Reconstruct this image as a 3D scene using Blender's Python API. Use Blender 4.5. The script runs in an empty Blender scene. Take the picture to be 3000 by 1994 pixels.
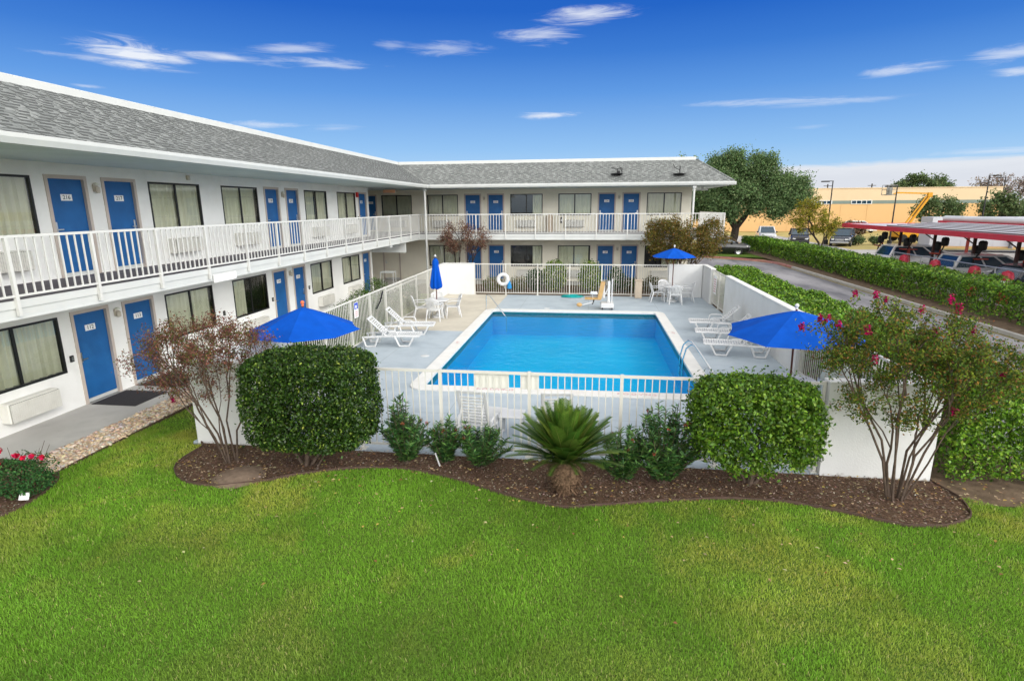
import bpy, math, random
import numpy as np
from mathutils import Vector, Matrix
from math import sin, cos, pi, radians as R

random.seed(7)
rng = np.random.default_rng(11)
S = bpy.context.scene
COL = S.collection

# ------------------------------------------------------------------ materials
def new_mat(name):
    m = bpy.data.materials.new(name); m.use_nodes = True
    nt = m.node_tree; b = nt.nodes.get('Principled BSDF')
    return m, nt, b
def N(nt, typ, **kw):
    n = nt.nodes.new(typ)
    for k, v in kw.items(): setattr(n, k, v)
    return n
def ramp(nt, stops, interp='LINEAR'):
    r = N(nt, 'ShaderNodeValToRGB'); cr = r.color_ramp; cr.interpolation = interp
    while len(cr.elements) > 1: cr.elements.remove(cr.elements[-1])
    cr.elements[0].position = stops[0][0]; cr.elements[0].color = (*stops[0][1], 1)
    for p, c in stops[1:]:
        e = cr.elements.new(p); e.color = (*c, 1)
    return r
def noisy(name, c, var=0.12, scale=6.0, rough=0.6, bump=0.0, bscale=60.0, spec=0.3, metal=0.0, coords='Object', detail=6, dirt=None, dscale=1.2):
    """colour with soft irregular variation, fine bump and optional dirt blotches"""
    m, nt, b = new_mat(name)
    tc = N(nt, 'ShaderNodeTexCoord')
    nz = N(nt, 'ShaderNodeTexNoise'); nz.inputs['Scale'].default_value = scale; nz.inputs['Detail'].default_value = detail
    nt.links.new(tc.outputs[coords], nz.inputs['Vector'])
    lo = tuple(max(0, x*(1-var)) for x in c); hi = tuple(min(1, x*(1+var)) for x in c)
    r = ramp(nt, [(0.3, lo), (0.7, hi)])
    nt.links.new(nz.outputs['Fac'], r.inputs['Fac'])
    out = r.outputs['Color']
    if dirt:
        n2 = N(nt, 'ShaderNodeTexNoise'); n2.inputs['Scale'].default_value = dscale; n2.inputs['Detail'].default_value = 9; n2.inputs['Roughness'].default_value = .65
        nt.links.new(tc.outputs[coords], n2.inputs['Vector'])
        mr = ramp(nt, [(0.52, (0, 0, 0)), (0.75, (dirt[1],)*3)])
        nt.links.new(n2.outputs['Fac'], mr.inputs['Fac'])
        mx = N(nt, 'ShaderNodeMixRGB'); mx.inputs['Color2'].default_value = (*dirt[0], 1)
        nt.links.new(mr.outputs['Color'], mx.inputs['Fac']); nt.links.new(out, mx.inputs['Color1'])
        out = mx.outputs['Color']
    nt.links.new(out, b.inputs['Base Color'])
    b.inputs['Roughness'].default_value = rough; b.inputs['Metallic'].default_value = metal
    b.inputs['Specular IOR Level'].default_value = spec
    if bump:
        n3 = N(nt, 'ShaderNodeTexNoise'); n3.inputs['Scale'].default_value = bscale; n3.inputs['Detail'].default_value = 4
        nt.links.new(tc.outputs[coords], n3.inputs['Vector'])
        bp = N(nt, 'ShaderNodeBump'); bp.inputs['Strength'].default_value = bump; bp.inputs['Distance'].default_value = 0.02
        nt.links.new(n3.outputs['Fac'], bp.inputs['Height']); nt.links.new(bp.outputs['Normal'], b.inputs['Normal'])
    return m
def leafmat(name, rough=0.4, trans=0.3, spec=0.35):
    """foliage: colour of each leaf comes from its own attribute"""
    m, nt, b = new_mat(name)
    a = N(nt, 'ShaderNodeAttribute'); a.attribute_name = 'Col'
    nt.links.new(a.outputs['Color'], b.inputs['Base Color'])
    b.inputs['Roughness'].default_value = rough; b.inputs['Specular IOR Level'].default_value = spec
    t = N(nt, 'ShaderNodeBsdfTranslucent'); nt.links.new(a.outputs['Color'], t.inputs['Color'])
    mx = N(nt, 'ShaderNodeMixShader'); mx.inputs['Fac'].default_value = trans
    nt.links.new(b.outputs['BSDF'], mx.inputs[1]); nt.links.new(t.outputs['BSDF'], mx.inputs[2])
    nt.links.new(mx.outputs['Shader'], nt.nodes['Material Output'].inputs['Surface'])
    return m
def glassmat(name, tint=(0.85, 0.92, 0.9), refl=1.0):
    m, nt, b = new_mat(name); nt.nodes.remove(b)
    tr = N(nt, 'ShaderNodeBsdfTransparent'); tr.inputs['Color'].default_value = (*tint, 1)
    gl = N(nt, 'ShaderNodeBsdfGlossy'); gl.inputs['Roughness'].default_value = 0.02
    fr = N(nt, 'ShaderNodeFresnel'); fr.inputs['IOR'].default_value = 1.6
    mu = N(nt, 'ShaderNodeMath', operation='MULTIPLY'); mu.inputs[1].default_value = refl
    nt.links.new(fr.outputs['Fac'], mu.inputs[0])
    mx = N(nt, 'ShaderNodeMixShader')
    nt.links.new(mu.outputs[0], mx.inputs['Fac']); nt.links.new(tr.outputs[0], mx.inputs[1]); nt.links.new(gl.outputs[0], mx.inputs[2])
    nt.links.new(mx.outputs[0], nt.nodes['Material Output'].inputs['Surface'])
    return m

M = {}
M['stucco'] = noisy('white_stucco', (0.83, 0.83, 0.81), .035, 1.5, .85, .35, 70, .2, dirt=((.60, .59, .56), .35), dscale=.8)
M['stucco_cream'] = noisy('cream_stucco', (0.82, 0.78, 0.665), .035, 1.5, .85, .3, 70, .2, dirt=((.55, .50, .42), .3), dscale=.8)
M['wallwhite'] = noisy('white_block_wall', (0.68, 0.685, 0.68), .03, 2.0, .8, .4, 45, .2, dirt=((.58, .57, .53), .45), dscale=1.3)
def grime_foot(m):
    nt = m.node_tree; b = nt.nodes['Principled BSDF']; src = b.inputs['Base Color'].links[0].from_socket
    tc = N(nt, 'ShaderNodeTexCoord'); sp = N(nt, 'ShaderNodeSeparateXYZ'); nt.links.new(tc.outputs['Object'], sp.inputs[0])
    nz = N(nt, 'ShaderNodeTexNoise'); nz.inputs['Scale'].default_value = 9; nz.inputs['Detail'].default_value = 8; nz.inputs['Roughness'].default_value = .7; nt.links.new(tc.outputs['Object'], nz.inputs['Vector'])
    a = N(nt, 'ShaderNodeMath', operation='MULTIPLY_ADD'); a.inputs[1].default_value = -2.6; a.inputs[2].default_value = -.12; nt.links.new(sp.outputs['Z'], a.inputs[0])
    c = N(nt, 'ShaderNodeMath', operation='ADD'); nt.links.new(a.outputs[0], c.inputs[0]); nt.links.new(nz.outputs['Fac'], c.inputs[1])
    r = ramp(nt, [(.36, (0, 0, 0)), (.52, (.75, .75, .75))]); nt.links.new(c.outputs[0], r.inputs['Fac'])
    mx = N(nt, 'ShaderNodeMixRGB'); mx.inputs['Color2'].default_value = (.25, .23, .20, 1); nt.links.new(r.outputs['Color'], mx.inputs['Fac']); nt.links.new(src, mx.inputs['Color1']); nt.links.new(mx.outputs['Color'], b.inputs['Base Color'])
grime_foot(M['wallwhite'])
M['trim'] = noisy('white_trim', (0.57, 0.585, 0.575), .03, 3, .45, .05, 30, .4, dirt=((.66, .65, .6), .3), dscale=2)
M['fencepaint'] = noisy('cream_white_fence_paint', (0.62, 0.61, 0.565), .03, 3, .4, 0, 30, .4, dirt=((.64, .6, .5), .3), dscale=3)
M['railpaint'] = noisy('white_railing_paint', (0.62, 0.62, 0.60), .03, 3, .4, 0, 30, .4)
M['soffit'] = noisy('grey_green_soffit', (0.66, 0.74, 0.71), .05, 1.2, .85, .1, 20, .15, dirt=((.5, .56, .54), .5), dscale=.9)
M['door'] = noisy('blue_door_paint', (0.010, 0.108, 0.325), .12, 2.5, .5, .12, 25, .35, dirt=((.03, .18, .45), .4), dscale=2)
M['doorframe'] = noisy('taupe_door_frame', (0.52, 0.45, 0.40), .05, 4, .5)
M['white_plate'] = noisy('white_plate', (0.85, 0.85, 0.85), .02, 9, .4)
M['digits'] = noisy('dark_digits', (0.04, 0.045, 0.06), .05, 9, .5)
M['winframe'] = noisy('black_window_frame', (0.012, 0.013, 0.014), .2, 9, .35, 0, 1, .4)
M['dark_room'] = noisy('dark_room', (0.03, 0.033, 0.035), .3, 2, .9)
M['glass'] = glassmat('window_glass', (0.95, 0.98, 0.96), 1.9)
M['steel'] = noisy('brushed_steel', (0.62, 0.64, 0.66), .06, 30, .28, 0, 1, .5, 1.0)
M['balcony_floor'] = noisy('grey_balcony_coating', (0.125, 0.115, 0.13), .12, 2.5, .8, .15, 90, .2, dirt=((.2, .19, .2), .5), dscale=1.5)
M['concrete'] = noisy('concrete_walk', (0.46, 0.45, 0.43), .10, 2.2, .9, .25, 90, .2, dirt=((.28, .26, .24), .6), dscale=1.1)
M['plastic'] = noisy('white_plastic', (0.63, 0.64, 0.65), .02, 8, .35, 0, 1, .45)
M['ac'] = noisy('offwhite_ac_case', (0.74, 0.73, 0.68), .04, 4, .5, dirt=((.55, .52, .45), .35), dscale=3)
M['ac_dark'] = noisy('ac_grille_gap', (0.26, 0.26, 0.24), .1, 8, .7)
M['umbrella'] = noisy('royal_blue_canvas', (0.001, 0.072, 0.43), .12, 3, .85, .45, 6, .12)
M['wood'] = noisy('dark_wood_pole', (0.10, 0.03, 0.02), .2, 12, .45)
M['mat'] = noisy('charcoal_door_mat', (0.055, 0.052, 0.055), .15, 60, .95, .6, 200, .1)
M['gravelm'] = leafmat('river_stone', .75, 0.0, .25)
M['mulch'] = noisy('dark_mulch', (0.13, 0.080, 0.054), .6, 38, .95, 1.0, 90, .1, dirt=((.13, .085, .055), .7), dscale=1.6)
M['mulchchip'] = leafmat('mulch_chip', .9, 0.0, .1)
M['soil'] = noisy('lawn_soil', (0.09, 0.15, 0.025), .5, 30, .95, .8, 60, .1)
M['edging'] = noisy('brown_bed_edging', (0.085, 0.052, 0.04), .2, 8, .7)
M['grass'] = leafmat('grass_blade', .5, .35, .2)
M['leaf'] = leafmat('glossy_leaf', .36, .25, .32)
M['leafdull'] = leafmat('dull_leaf', .65, .35, .12)
M['petal'] = leafmat('petal', .7, .2, .1)
M['bark'] = noisy('smooth_tan_bark', (0.10, 0.072, 0.055), .35, 14, .85, .5, 40, .2)
M['barkdark'] = noisy('dark_bark', (0.05, 0.04, 0.032), .35, 10, .9, .7, 30, .15)
M['palmtrunk'] = noisy('shaggy_palm_trunk', (0.15, 0.095, 0.06), .45, 30, .95, 1.0, 50, .1)
M['chrome'] = noisy('stainless_rail', (0.72, 0.74, 0.76), .03, 10, .16, 0, 1, .5, 1.0)
M['tan'] = noisy('tan_plastic', (0.52, 0.33, 0.14), .08, 6, .5)
M['beige_pillar'] = noisy('beige_receptacle', (0.55, 0.46, 0.36), .08, 10, .8, .4, 80, .2)
M['teal'] = noisy('teal_hose', (0.0, 0.30, 0.30), .12, 10, .4)
M['black'] = noisy('black_plastic', (0.02, 0.02, 0.022), .2, 10, .5)
M['signblue'] = noisy('sign_blue', (0.01, 0.06, 0.5), .05, 8, .4)
M['signred'] = noisy('sign_red', (0.6, 0.03, 0.03), .05, 8, .4)
M['pinktext'] = noisy('faded_red_lettering', (0.62, 0.34, 0.34), .1, 20, .7)
M['orange'] = noisy('orange_finial', (0.75, 0.16, 0.06), .05, 8, .5)
M['exitbox'] = noisy('pale_orange_sign_face', (0.72, 0.36, 0.20), .05, 8, .5)
M['red'] = noisy('crimson_steel', (0.55, 0.012, 0.05), .08, 3, .4, 0, 1, .45)
M['redframe'] = noisy('faded_red_frame', (0.42, 0.06, 0.04), .1, 3, .45)
M['postdark'] = noisy('dark_maroon_post', (0.07, 0.03, 0.028), .1, 3, .5)
M['canwhite'] = noisy('white_canopy_panel', (0.50, 0.50, 0.53), .04, 2, .5)
M['canrib'] = noisy('brown_grey_rib', (0.15, 0.11, 0.105), .08, 2, .6)
M['silver'] = noisy('silver_cover', (0.72, 0.74, 0.76), .06, 1, .4)
M['galv'] = noisy('galvanised_steel', (0.5, 0.52, 0.54), .06, 9, .4, 0, 1, .5, .7)
M['warehouse'] = noisy('tan_warehouse_wall', (0.60, 0.385, 0.18), .04, .3, .85, dirt=((.54, .35, .17), .4), dscale=.15)
M['warehouse_top'] = noisy('cream_warehouse_wall', (0.60, 0.47, 0.31), .04, .3, .85, dirt=((.6, .48, .33), .4), dscale=.15)
M['band'] = noisy('grey_green_band', (0.17, 0.215, 0.195), .05, .5, .8)
M['liftyellow'] = noisy('lift_yellow', (0.55, 0.26, 0.01), .08, 2, .45)
M['tyre'] = noisy('tyre_rubber', (0.02, 0.02, 0.021), .2, 9, .85)
M['rim'] = noisy('alloy_rim', (0.55, 0.56, 0.58), .05, 9, .3, 0, 1, .5, .8)
M['carglass'] = noisy('sky_reflection_car_glass', (0.012, 0.04, 0.07), .1, 3, .06, 0, 1, 1.0)  # blue base colour stands in for sky reflected in the glass
M['headlight'] = noisy('headlight_lens', (0.75, 0.77, 0.8), .05, 9, .1, 0, 1, .8)
M['taillight'] = noisy('taillight_lens', (0.5, 0.01, 0.02), .05, 9, .15, 0, 1, .7)
M['dirt'] = noisy('bare_dirt', (0.16, 0.115, 0.08), .35, 5, .95, .6, 30, .1, dirt=((.09, .06, .045), .7), dscale=1.5)
M['drygrass'] = noisy('dry_field_grass', (0.42, 0.34, 0.14), .25, .6, .95, .5, 6, .1, dirt=((.25, .27, .09), .6), dscale=.12)
M['lamp_glass'] = noisy('jelly_jar_glass', (0.7, 0.7, 0.62), .05, 9, .3)
M['lamp_body'] = noisy('beige_lamp_body', (0.55, 0.50, 0.42), .05, 9, .5)
M['poolrim'] = noisy('white_coping', (0.72, 0.715, 0.695), .05, 3, .75, .25, 60, .2, dirt=((.6, .56, .52), .5), dscale=2.5)
M['tile'] = noisy('teal_waterline_tile', (0.01, 0.20, 0.24), .2, 12, .3)
M['basin'] = noisy('blue_pool_paint', (0.0, 0.56, 1.0), .05, .7, .7)
M['deckbeige'] = noisy('bare_beige_concrete', (0.56, 0.52, 0.44), .08, 1.6, .9, .2, 80, .2, dirt=((.42, .38, .32), .5), dscale=.9)

def curtain_mat():
    m = noisy('cream_green_curtain', (0.86, 0.85, 0.66), .07, 2.5, .9, .2, 60, .1)
    return m
M['curtain'] = curtain_mat()

def deck_mat():
    m, nt, b = new_mat('blue_grey_painted_deck')
    tc = N(nt, 'ShaderNodeTexCoord')
    nz = N(nt, 'ShaderNodeTexNoise'); nz.inputs['Scale'].default_value = 1.3; nz.inputs['Detail'].default_value = 9; nz.inputs['Roughness'].default_value = .62
    nt.links.new(tc.outputs['Object'], nz.inputs['Vector'])
    r = ramp(nt, [(.28, (.34, .40, .455)), (.5, (.415, .48, .535)), (.72, (.46, .52, .57))])
    nt.links.new(nz.outputs['Fac'], r.inputs['Fac'])
    br = N(nt, 'ShaderNodeTexBrick'); br.offset = 0; br.inputs['Scale'].default_value = 1
    br.inputs['Brick Width'].default_value = 2.9; br.inputs['Row Height'].default_value = 2.75; br.inputs['Mortar Size'].default_value = .006
    br.inputs['Color1'].default_value = br.inputs['Color2'].default_value = (1, 1, 1, 1); br.inputs['Mortar'].default_value = (.62, .62, .62, 1)
    nt.links.new(tc.outputs['Object'], br.inputs['Vector'])
    mx = N(nt, 'ShaderNodeMixRGB', blend_type='MULTIPLY'); mx.inputs['Fac'].default_value = 1
    nt.links.new(r.outputs['Color'], mx.inputs['Color1']); nt.links.new(br.outputs['Color'], mx.inputs['Color2'])
    n2 = N(nt, 'ShaderNodeTexNoise'); n2.inputs['Scale'].default_value = 7; n2.inputs['Detail'].default_value = 6
    nt.links.new(tc.outputs['Object'], n2.inputs['Vector'])
    r2 = ramp(nt, [(.62, (0, 0, 0)), (.74, (.4, .4, .4))]); nt.links.new(n2.outputs['Fac'], r2.inputs['Fac'])
    m2 = N(nt, 'ShaderNodeMixRGB'); m2.inputs['Color2'].default_value = (.36, .38, .39, 1)
    nt.links.new(r2.outputs['Color'], m2.inputs['Fac']); nt.links.new(mx.outputs['Color'], m2.inputs['Color1'])
    nt.links.new(m2.outputs['Color'], b.inputs['Base Color'])
    b.inputs['Roughness'].default_value = .6; b.inputs['Specular IOR Level'].default_value = .3
    n3 = N(nt, 'ShaderNodeTexNoise'); n3.inputs['Scale'].default_value = 70
    nt.links.new(tc.outputs['Object'], n3.inputs['Vector'])
    bp = N(nt, 'ShaderNodeBump'); bp.inputs['Strength'].default_value = .2; bp.inputs['Distance'].default_value = .01
    nt.links.new(n3.outputs['Fac'], bp.inputs['Height']); nt.links.new(bp.outputs['Normal'], b.inputs['Normal'])
    return m
M['deck'] = deck_mat()

def asphalt_mat(name, c, light):
    m, nt, b = new_mat(name)
    tc = N(nt, 'ShaderNodeTexCoord')
    mp = N(nt, 'ShaderNodeMapping'); mp.inputs['Scale'].default_value = (.55, .16, 1)
    nt.links.new(tc.outputs['Object'], mp.inputs['Vector'])
    nz = N(nt, 'ShaderNodeTexNoise'); nz.inputs['Scale'].default_value = 1.1; nz.inputs['Detail'].default_value = 8; nz.inputs['Roughness'].default_value = .6
    nt.links.new(mp.outputs['Vector'], nz.inputs['Vector'])
    r = ramp(nt, [(.34, c), (.5, tuple(x*.5+y*.5 for x, y in zip(c, light))), (.66, light)])
    nt.links.new(nz.outputs['Fac'], r.inputs['Fac']); nt.links.new(r.outputs['Color'], b.inputs['Base Color'])
    b.inputs['Roughness'].default_value = .85; b.inputs['Specular IOR Level'].default_value = .25
    n3 = N(nt, 'ShaderNodeTexNoise'); n3.inputs['Scale'].default_value = 60
    nt.links.new(tc.outputs['Object'], n3.inputs['Vector'])
    bp = N(nt, 'ShaderNodeBump'); bp.inputs['Strength'].default_value = .35; bp.inputs['Distance'].default_value = .01
    nt.links.new(n3.outputs['Fac'], bp.inputs['Height']); nt.links.new(bp.outputs['Normal'], b.inputs['Normal'])
    return m
M['asphalt'] = asphalt_mat('worn_asphalt', (.11, .11, .125), (.33, .32, .34))
M['lot'] = asphalt_mat('pale_parking_lot', (.34, .33, .33), (.48, .46, .44))

def shingle_mat(name, swap):
    m, nt, b = new_mat(name)
    tc = N(nt, 'ShaderNodeTexCoord'); sp = N(nt, 'ShaderNodeSeparateXYZ'); cb = N(nt, 'ShaderNodeCombineXYZ')
    nt.links.new(tc.outputs['Object'], sp.inputs[0])
    mu = N(nt, 'ShaderNodeMath', operation='MULTIPLY'); mu.inputs[1].default_value = 1.14
    nt.links.new(sp.outputs['Y' if swap else 'X'], cb.inputs['X']); nt.links.new(sp.outputs['X' if swap else 'Y'], mu.inputs[0]); nt.links.new(mu.outputs[0], cb.inputs['Y'])
    br = N(nt, 'ShaderNodeTexBrick'); br.offset = .5; br.offset_frequency = 2; br.inputs['Scale'].default_value = 1
    br.inputs['Brick Width'].default_value = .22; br.inputs['Row Height'].default_value = .142; br.inputs['Mortar Size'].default_value = .006
    br.inputs['Bias'].default_value = -.05
    br.inputs['Color1'].default_value = (.19, .20, .197, 1); br.inputs['Color2'].default_value = (.29, .302, .298, 1); br.inputs['Mortar'].default_value = (.09, .10, .10, 1)
    nt.links.new(cb.outputs[0], br.inputs['Vector'])
    nz = N(nt, 'ShaderNodeTexNoise'); nz.inputs['Scale'].default_value = 2.2; nz.inputs['Detail'].default_value = 10; nz.inputs['Roughness'].default_value = .7
    nt.links.new(tc.outputs['Object'], nz.inputs['Vector'])
    r = ramp(nt, [(.3, (.88, .89, .89)), (.7, (1.1, 1.1, 1.09))]); nt.links.new(nz.outputs['Fac'], r.inputs['Fac'])
    mx = N(nt, 'ShaderNodeMixRGB', blend_type='MULTIPLY'); mx.inputs['Fac'].default_value = 1
    nt.links.new(br.outputs['Color'], mx.inputs['Color1']); nt.links.new(r.outputs['Color'], mx.inputs['Color2'])
    nt.links.new(mx.outputs['Color'], b.inputs['Base Color']); b.inputs['Roughness'].default_value = .95; b.inputs['Specular IOR Level'].default_value = .15
    n3 = N(nt, 'ShaderNodeTexNoise'); n3.inputs['Scale'].default_value = 120
    nt.links.new(tc.outputs['Object'], n3.inputs['Vector'])
    bp = N(nt, 'ShaderNodeBump'); bp.inputs['Strength'].default_value = .5; bp.inputs['Distance'].default_value = .006
    nt.links.new(n3.outputs['Fac'], bp.inputs['Height']); nt.links.new(bp.outputs['Normal'], b.inputs['Normal'])
    return m
M['shingle_l'] = shingle_mat('grey_shingle_side', True)
M['shingle_f'] = shingle_mat('grey_shingle_back', False)

def water_mat():
    m, nt, b = new_mat('pool_water'); nt.nodes.remove(b)
    tc = N(nt, 'ShaderNodeTexCoord')
    nz = N(nt, 'ShaderNodeTexNoise'); nz.inputs['Scale'].default_value = 3.2; nz.inputs['Detail'].default_value = 5; nz.inputs['Roughness'].default_value = .55; nz.inputs['Distortion'].default_value = .6
    nt.links.new(tc.outputs['Object'], nz.inputs['Vector'])
    bp = N(nt, 'ShaderNodeBump'); bp.inputs['Strength'].default_value = .6; bp.inputs['Distance'].default_value = .05
    nt.links.new(nz.outputs['Fac'], bp.inputs['Height'])
    tr = N(nt, 'ShaderNodeBsdfTransparent'); tr.inputs['Color'].default_value = (.5, .96, 1, 1)
    gl = N(nt, 'ShaderNodeBsdfGlossy'); gl.inputs['Roughness'].default_value = .04; gl.inputs['Color'].default_value = (.55, .82, 1, 1); nt.links.new(bp.outputs[0], gl.inputs['Normal'])
    fr = N(nt, 'ShaderNodeFresnel'); fr.inputs['IOR'].default_value = 1.17; nt.links.new(bp.outputs[0], fr.inputs['Normal'])
    mx = N(nt, 'ShaderNodeMixShader')
    nt.links.new(fr.outputs[0], mx.inputs[0]); nt.links.new(tr.outputs[0], mx.inputs[1]); nt.links.new(gl.outputs[0], mx.inputs[2])
    nt.links.new(mx.outputs[0], nt.nodes['Material Output'].inputs['Surface'])
    return m
M['water'] = water_mat()

def mesh_fence_mat():
    m, nt, b = new_mat('chain_link_wire')
    tc = N(nt, 'ShaderNodeTexCoord'); mp = N(nt, 'ShaderNodeMapping'); mp.inputs['Rotation'].default_value = (R(45), 0, 0)
    nt.links.new(tc.outputs['Object'], mp.inputs['Vector'])
    sp = N(nt, 'ShaderNodeSeparateXYZ'); nt.links.new(mp.outputs[0], sp.inputs[0])
    outs = []
    for ax in ('Y', 'Z'):
        a = N(nt, 'ShaderNodeMath', operation='MULTIPLY'); a.inputs[1].default_value = 14; nt.links.new(sp.outputs[ax], a.inputs[0])
        f = N(nt, 'ShaderNodeMath', operation='FRACT'); nt.links.new(a.outputs[0], f.inputs[0])
        l = N(nt, 'ShaderNodeMath', operation='LESS_THAN'); l.inputs[1].default_value = .045; nt.links.new(f.outputs[0], l.inputs[0]); outs.append(l)
    mxm = N(nt, 'ShaderNodeMath', operation='MAXIMUM'); nt.links.new(outs[0].outputs[0], mxm.inputs[0]); nt.links.new(outs[1].outputs[0], mxm.inputs[1])
    b.inputs['Base Color'].default_value = (.5, .52, .54, 1); b.inputs['Metallic'].default_value = .6; b.inputs['Roughness'].default_value = .45
    nt.links.new(mxm.outputs[0], b.inputs['Alpha'])
    return m
M['chainlink'] = mesh_fence_mat()

# ------------------------------------------------------------------ mesh builder
class MB:
    def __init__(s): s.v = []; s.f = []; s.m = []
    def add(s, vs, fs, mi=0):
        o = len(s.v); s.v += [tuple(v) for v in vs]; s.f += [tuple(i+o for i in f) for f in fs]; s.m += [mi]*len(fs); return s
    def quad(s, a, b, c, d, mi=0): return s.add([a, b, c, d], [(0, 1, 2, 3)], mi)
    def box(s, lo, hi, mi=0, bev=0.0):
        x0, y0, z0 = lo; x1, y1, z1 = hi
        if bev <= 0:
            vs = [(x0, y0, z0), (x1, y0, z0), (x1, y1, z0), (x0, y1, z0), (x0, y0, z1), (x1, y0, z1), (x1, y1, z1), (x0, y1, z1)]
            return s.add(vs, [(0, 3, 2, 1), (4, 5, 6, 7), (0, 1, 5, 4), (1, 2, 6, 5), (2, 3, 7, 6), (3, 0, 4, 7)], mi)
        b = min(bev, (x1-x0)/2.01, (y1-y0)/2.01, (z1-z0)/2.01)
        vs = []; idx = {}
        for sx in (0, 1):
            for sy in (0, 1):
                for sz in (0, 1):
                    X, Y, Z = (x1 if sx else x0), (y1 if sy else y0), (z1 if sz else z0)
                    dx, dy, dz = (-b if sx else b), (-b if sy else b), (-b if sz else b)
                    for k, p in enumerate(((X, Y+dy, Z+dz), (X+dx, Y, Z+dz), (X+dx, Y+dy, Z))):
                        idx[(sx, sy, sz, k)] = len(vs); vs.append(p)
        I = lambda a, b_, c, k: idx[(a, b_, c, k)]
        fs = []
        for t in (0, 1):
            q = [I(t, 0, 0, 0), I(t, 1, 0, 0), I(t, 1, 1, 0), I(t, 0, 1, 0)]; fs.append(q if t else q[::-1])
            q = [I(0, t, 0, 1), I(0, t, 1, 1), I(1, t, 1, 1), I(1, t, 0, 1)]; fs.append(q if t else q[::-1])
            q = [I(0, 0, t, 2), I(1, 0, t, 2), I(1, 1, t, 2), I(0, 1, t, 2)]; fs.append(q if t else q[::-1])
        for a in (0, 1):
            for c in (0, 1):
                q = [I(a, c, 0, 0), I(a, c, 0, 1), I(a, c, 1, 1), I(a, c, 1, 0)]; fs.append(q if a == c else q[::-1])
                q = [I(a, 0, c, 0), I(a, 1, c, 0), I(a, 1, c, 2), I(a, 0, c, 2)]; fs.append(q if a == c else q[::-1])
                q = [I(0, a, c, 1), I(0, a, c, 2), I(1, a, c, 2), I(1, a, c, 1)]; fs.append(q if a == c else q[::-1])
        for a in (0, 1):
            for c in (0, 1):
                for d in (0, 1):
                    q = [I(a, c, d, 0), I(a, c, d, 1), I(a, c, d, 2)]; fs.append(q if (a+c+d) % 2 else q[::-1])
        return s.add(vs, fs, mi)
    def tube(s, pts, r, n=8, mi=0, caps=True, squash=None):
        pts = [Vector(p) for p in pts]; rs = r if isinstance(r, (list, tuple)) else [r]*len(pts)
        vs = []; fs = []; prev = None
        for i, p in enumerate(pts):
            t = (pts[min(i+1, len(pts)-1)]-pts[max(i-1, 0)])
            t = t.normalized() if t.length > 1e-9 else Vector((0, 0, 1))
            if prev is None:
                u = t.orthogonal().normalized()
                if abs(t.z) < .99: u = t.cross(Vector((0, 0, 1))).normalized()
            else:
                u = prev-t*prev.dot(t)
                u = u.normalized() if u.length > 1e-6 else t.orthogonal().normalized()
            prev = u; w = t.cross(u)
            ku, kw = squash if squash else (1, 1)
            for k in range(n):
                a = 2*pi*k/n+(pi/n if n == 4 else 0); vs.append(p+u*(cos(a)*rs[i]*ku)+w*(sin(a)*rs[i]*kw))
        for i in range(len(pts)-1):
            for k in range(n):
                a, b = i*n+k, i*n+(k+1) % n; fs.append((a, b, b+n, a+n))
        if caps: fs.append(tuple(range(n))[::-1]); fs.append(tuple(range((len(pts)-1)*n, len(pts)*n)))
        return s.add(vs, fs, mi)
    def lathe(s, prof, c=(0, 0, 0), n=16, mi=0, closed=False):
        vs = []; fs = []
        for r, z in prof:
            for k in range(n): a = 2*pi*k/n; vs.append((c[0]+r*cos(a), c[1]+r*sin(a), c[2]+z))
        m_ = len(prof)
        for i in range(m_ if closed else m_-1):
            j = (i+1) % m_
            for k in range(n): fs.append((i*n+k, i*n+(k+1) % n, j*n+(k+1) % n, j*n+k))
        return s.add(vs, fs, mi)
    def prism(s, poly, axis, a, b, mi=0):
        """poly of (u,v); axis x: (a,u,v); y: (u,a,v); z: (u,v,a)"""
        f = {'x': lambda t, u, v: (t, u, v), 'y': lambda t, u, v: (u, t, v), 'z': lambda t, u, v: (u, v, t)}[axis]
        n = len(poly); vs = [f(a, *p) for p in poly]+[f(b, *p) for p in poly]
        fs = [tuple(range(n))[::-1], tuple(range(n, 2*n))]+[(i, (i+1) % n, n+(i+1) % n, n+i) for i in range(n)]
        return s.add(vs, fs, mi)
    def sphere(s, c, r, n=10, m=6, mi=0, sc=(1, 1, 1)):
        vs = [(c[0], c[1], c[2]-r*sc[2])]; fs = []
        for i in range(1, m):
            ph = -pi/2+pi*i/m
            for k in range(n): a = 2*pi*k/n; vs.append((c[0]+r*sc[0]*cos(ph)*cos(a), c[1]+r*sc[1]*cos(ph)*sin(a), c[2]+r*sc[2]*sin(ph)))
        vs.append((c[0], c[1], c[2]+r*sc[2])); L = len(vs)-1
        for k in range(n):
            fs.append((0, 1+(k+1) % n, 1+k)); fs.append((L, L-n+k, L-n+(k+1) % n))
        for i in range(m-2):
            for k in range(n): a = 1+i*n+k; b = 1+i*n+(k+1) % n; fs.append((a, b, b+n, a+n))
        return s.add(vs, fs, mi)
    def transform(s, mat, start=0):
        for i in range(start, len(s.v)): s.v[i] = tuple(mat @ Vector(s.v[i]))
        return s
    def build(s, name, mats, parent=None, smooth=False, fixn=False):
        me = bpy.data.meshes.new(name); me.from_pydata(s.v, [], s.f)
        if not isinstance(mats, (list, tuple)): mats = [mats]
        for m in mats: me.materials.append(m)
        if len(mats) > 1: me.polygons.foreach_set('material_index', s.m)
        if smooth:
            me.polygons.foreach_set('use_smooth', [True]*len(s.f))
            try: me.set_sharp_from_angle(angle=R(40))
            except Exception: pass
        if fixn:
            import bmesh
            bm = bmesh.new(); bm.from_mesh(me); bmesh.ops.recalc_face_normals(bm, faces=bm.faces); bm.to_mesh(me); bm.free()
        me.update()
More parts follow.
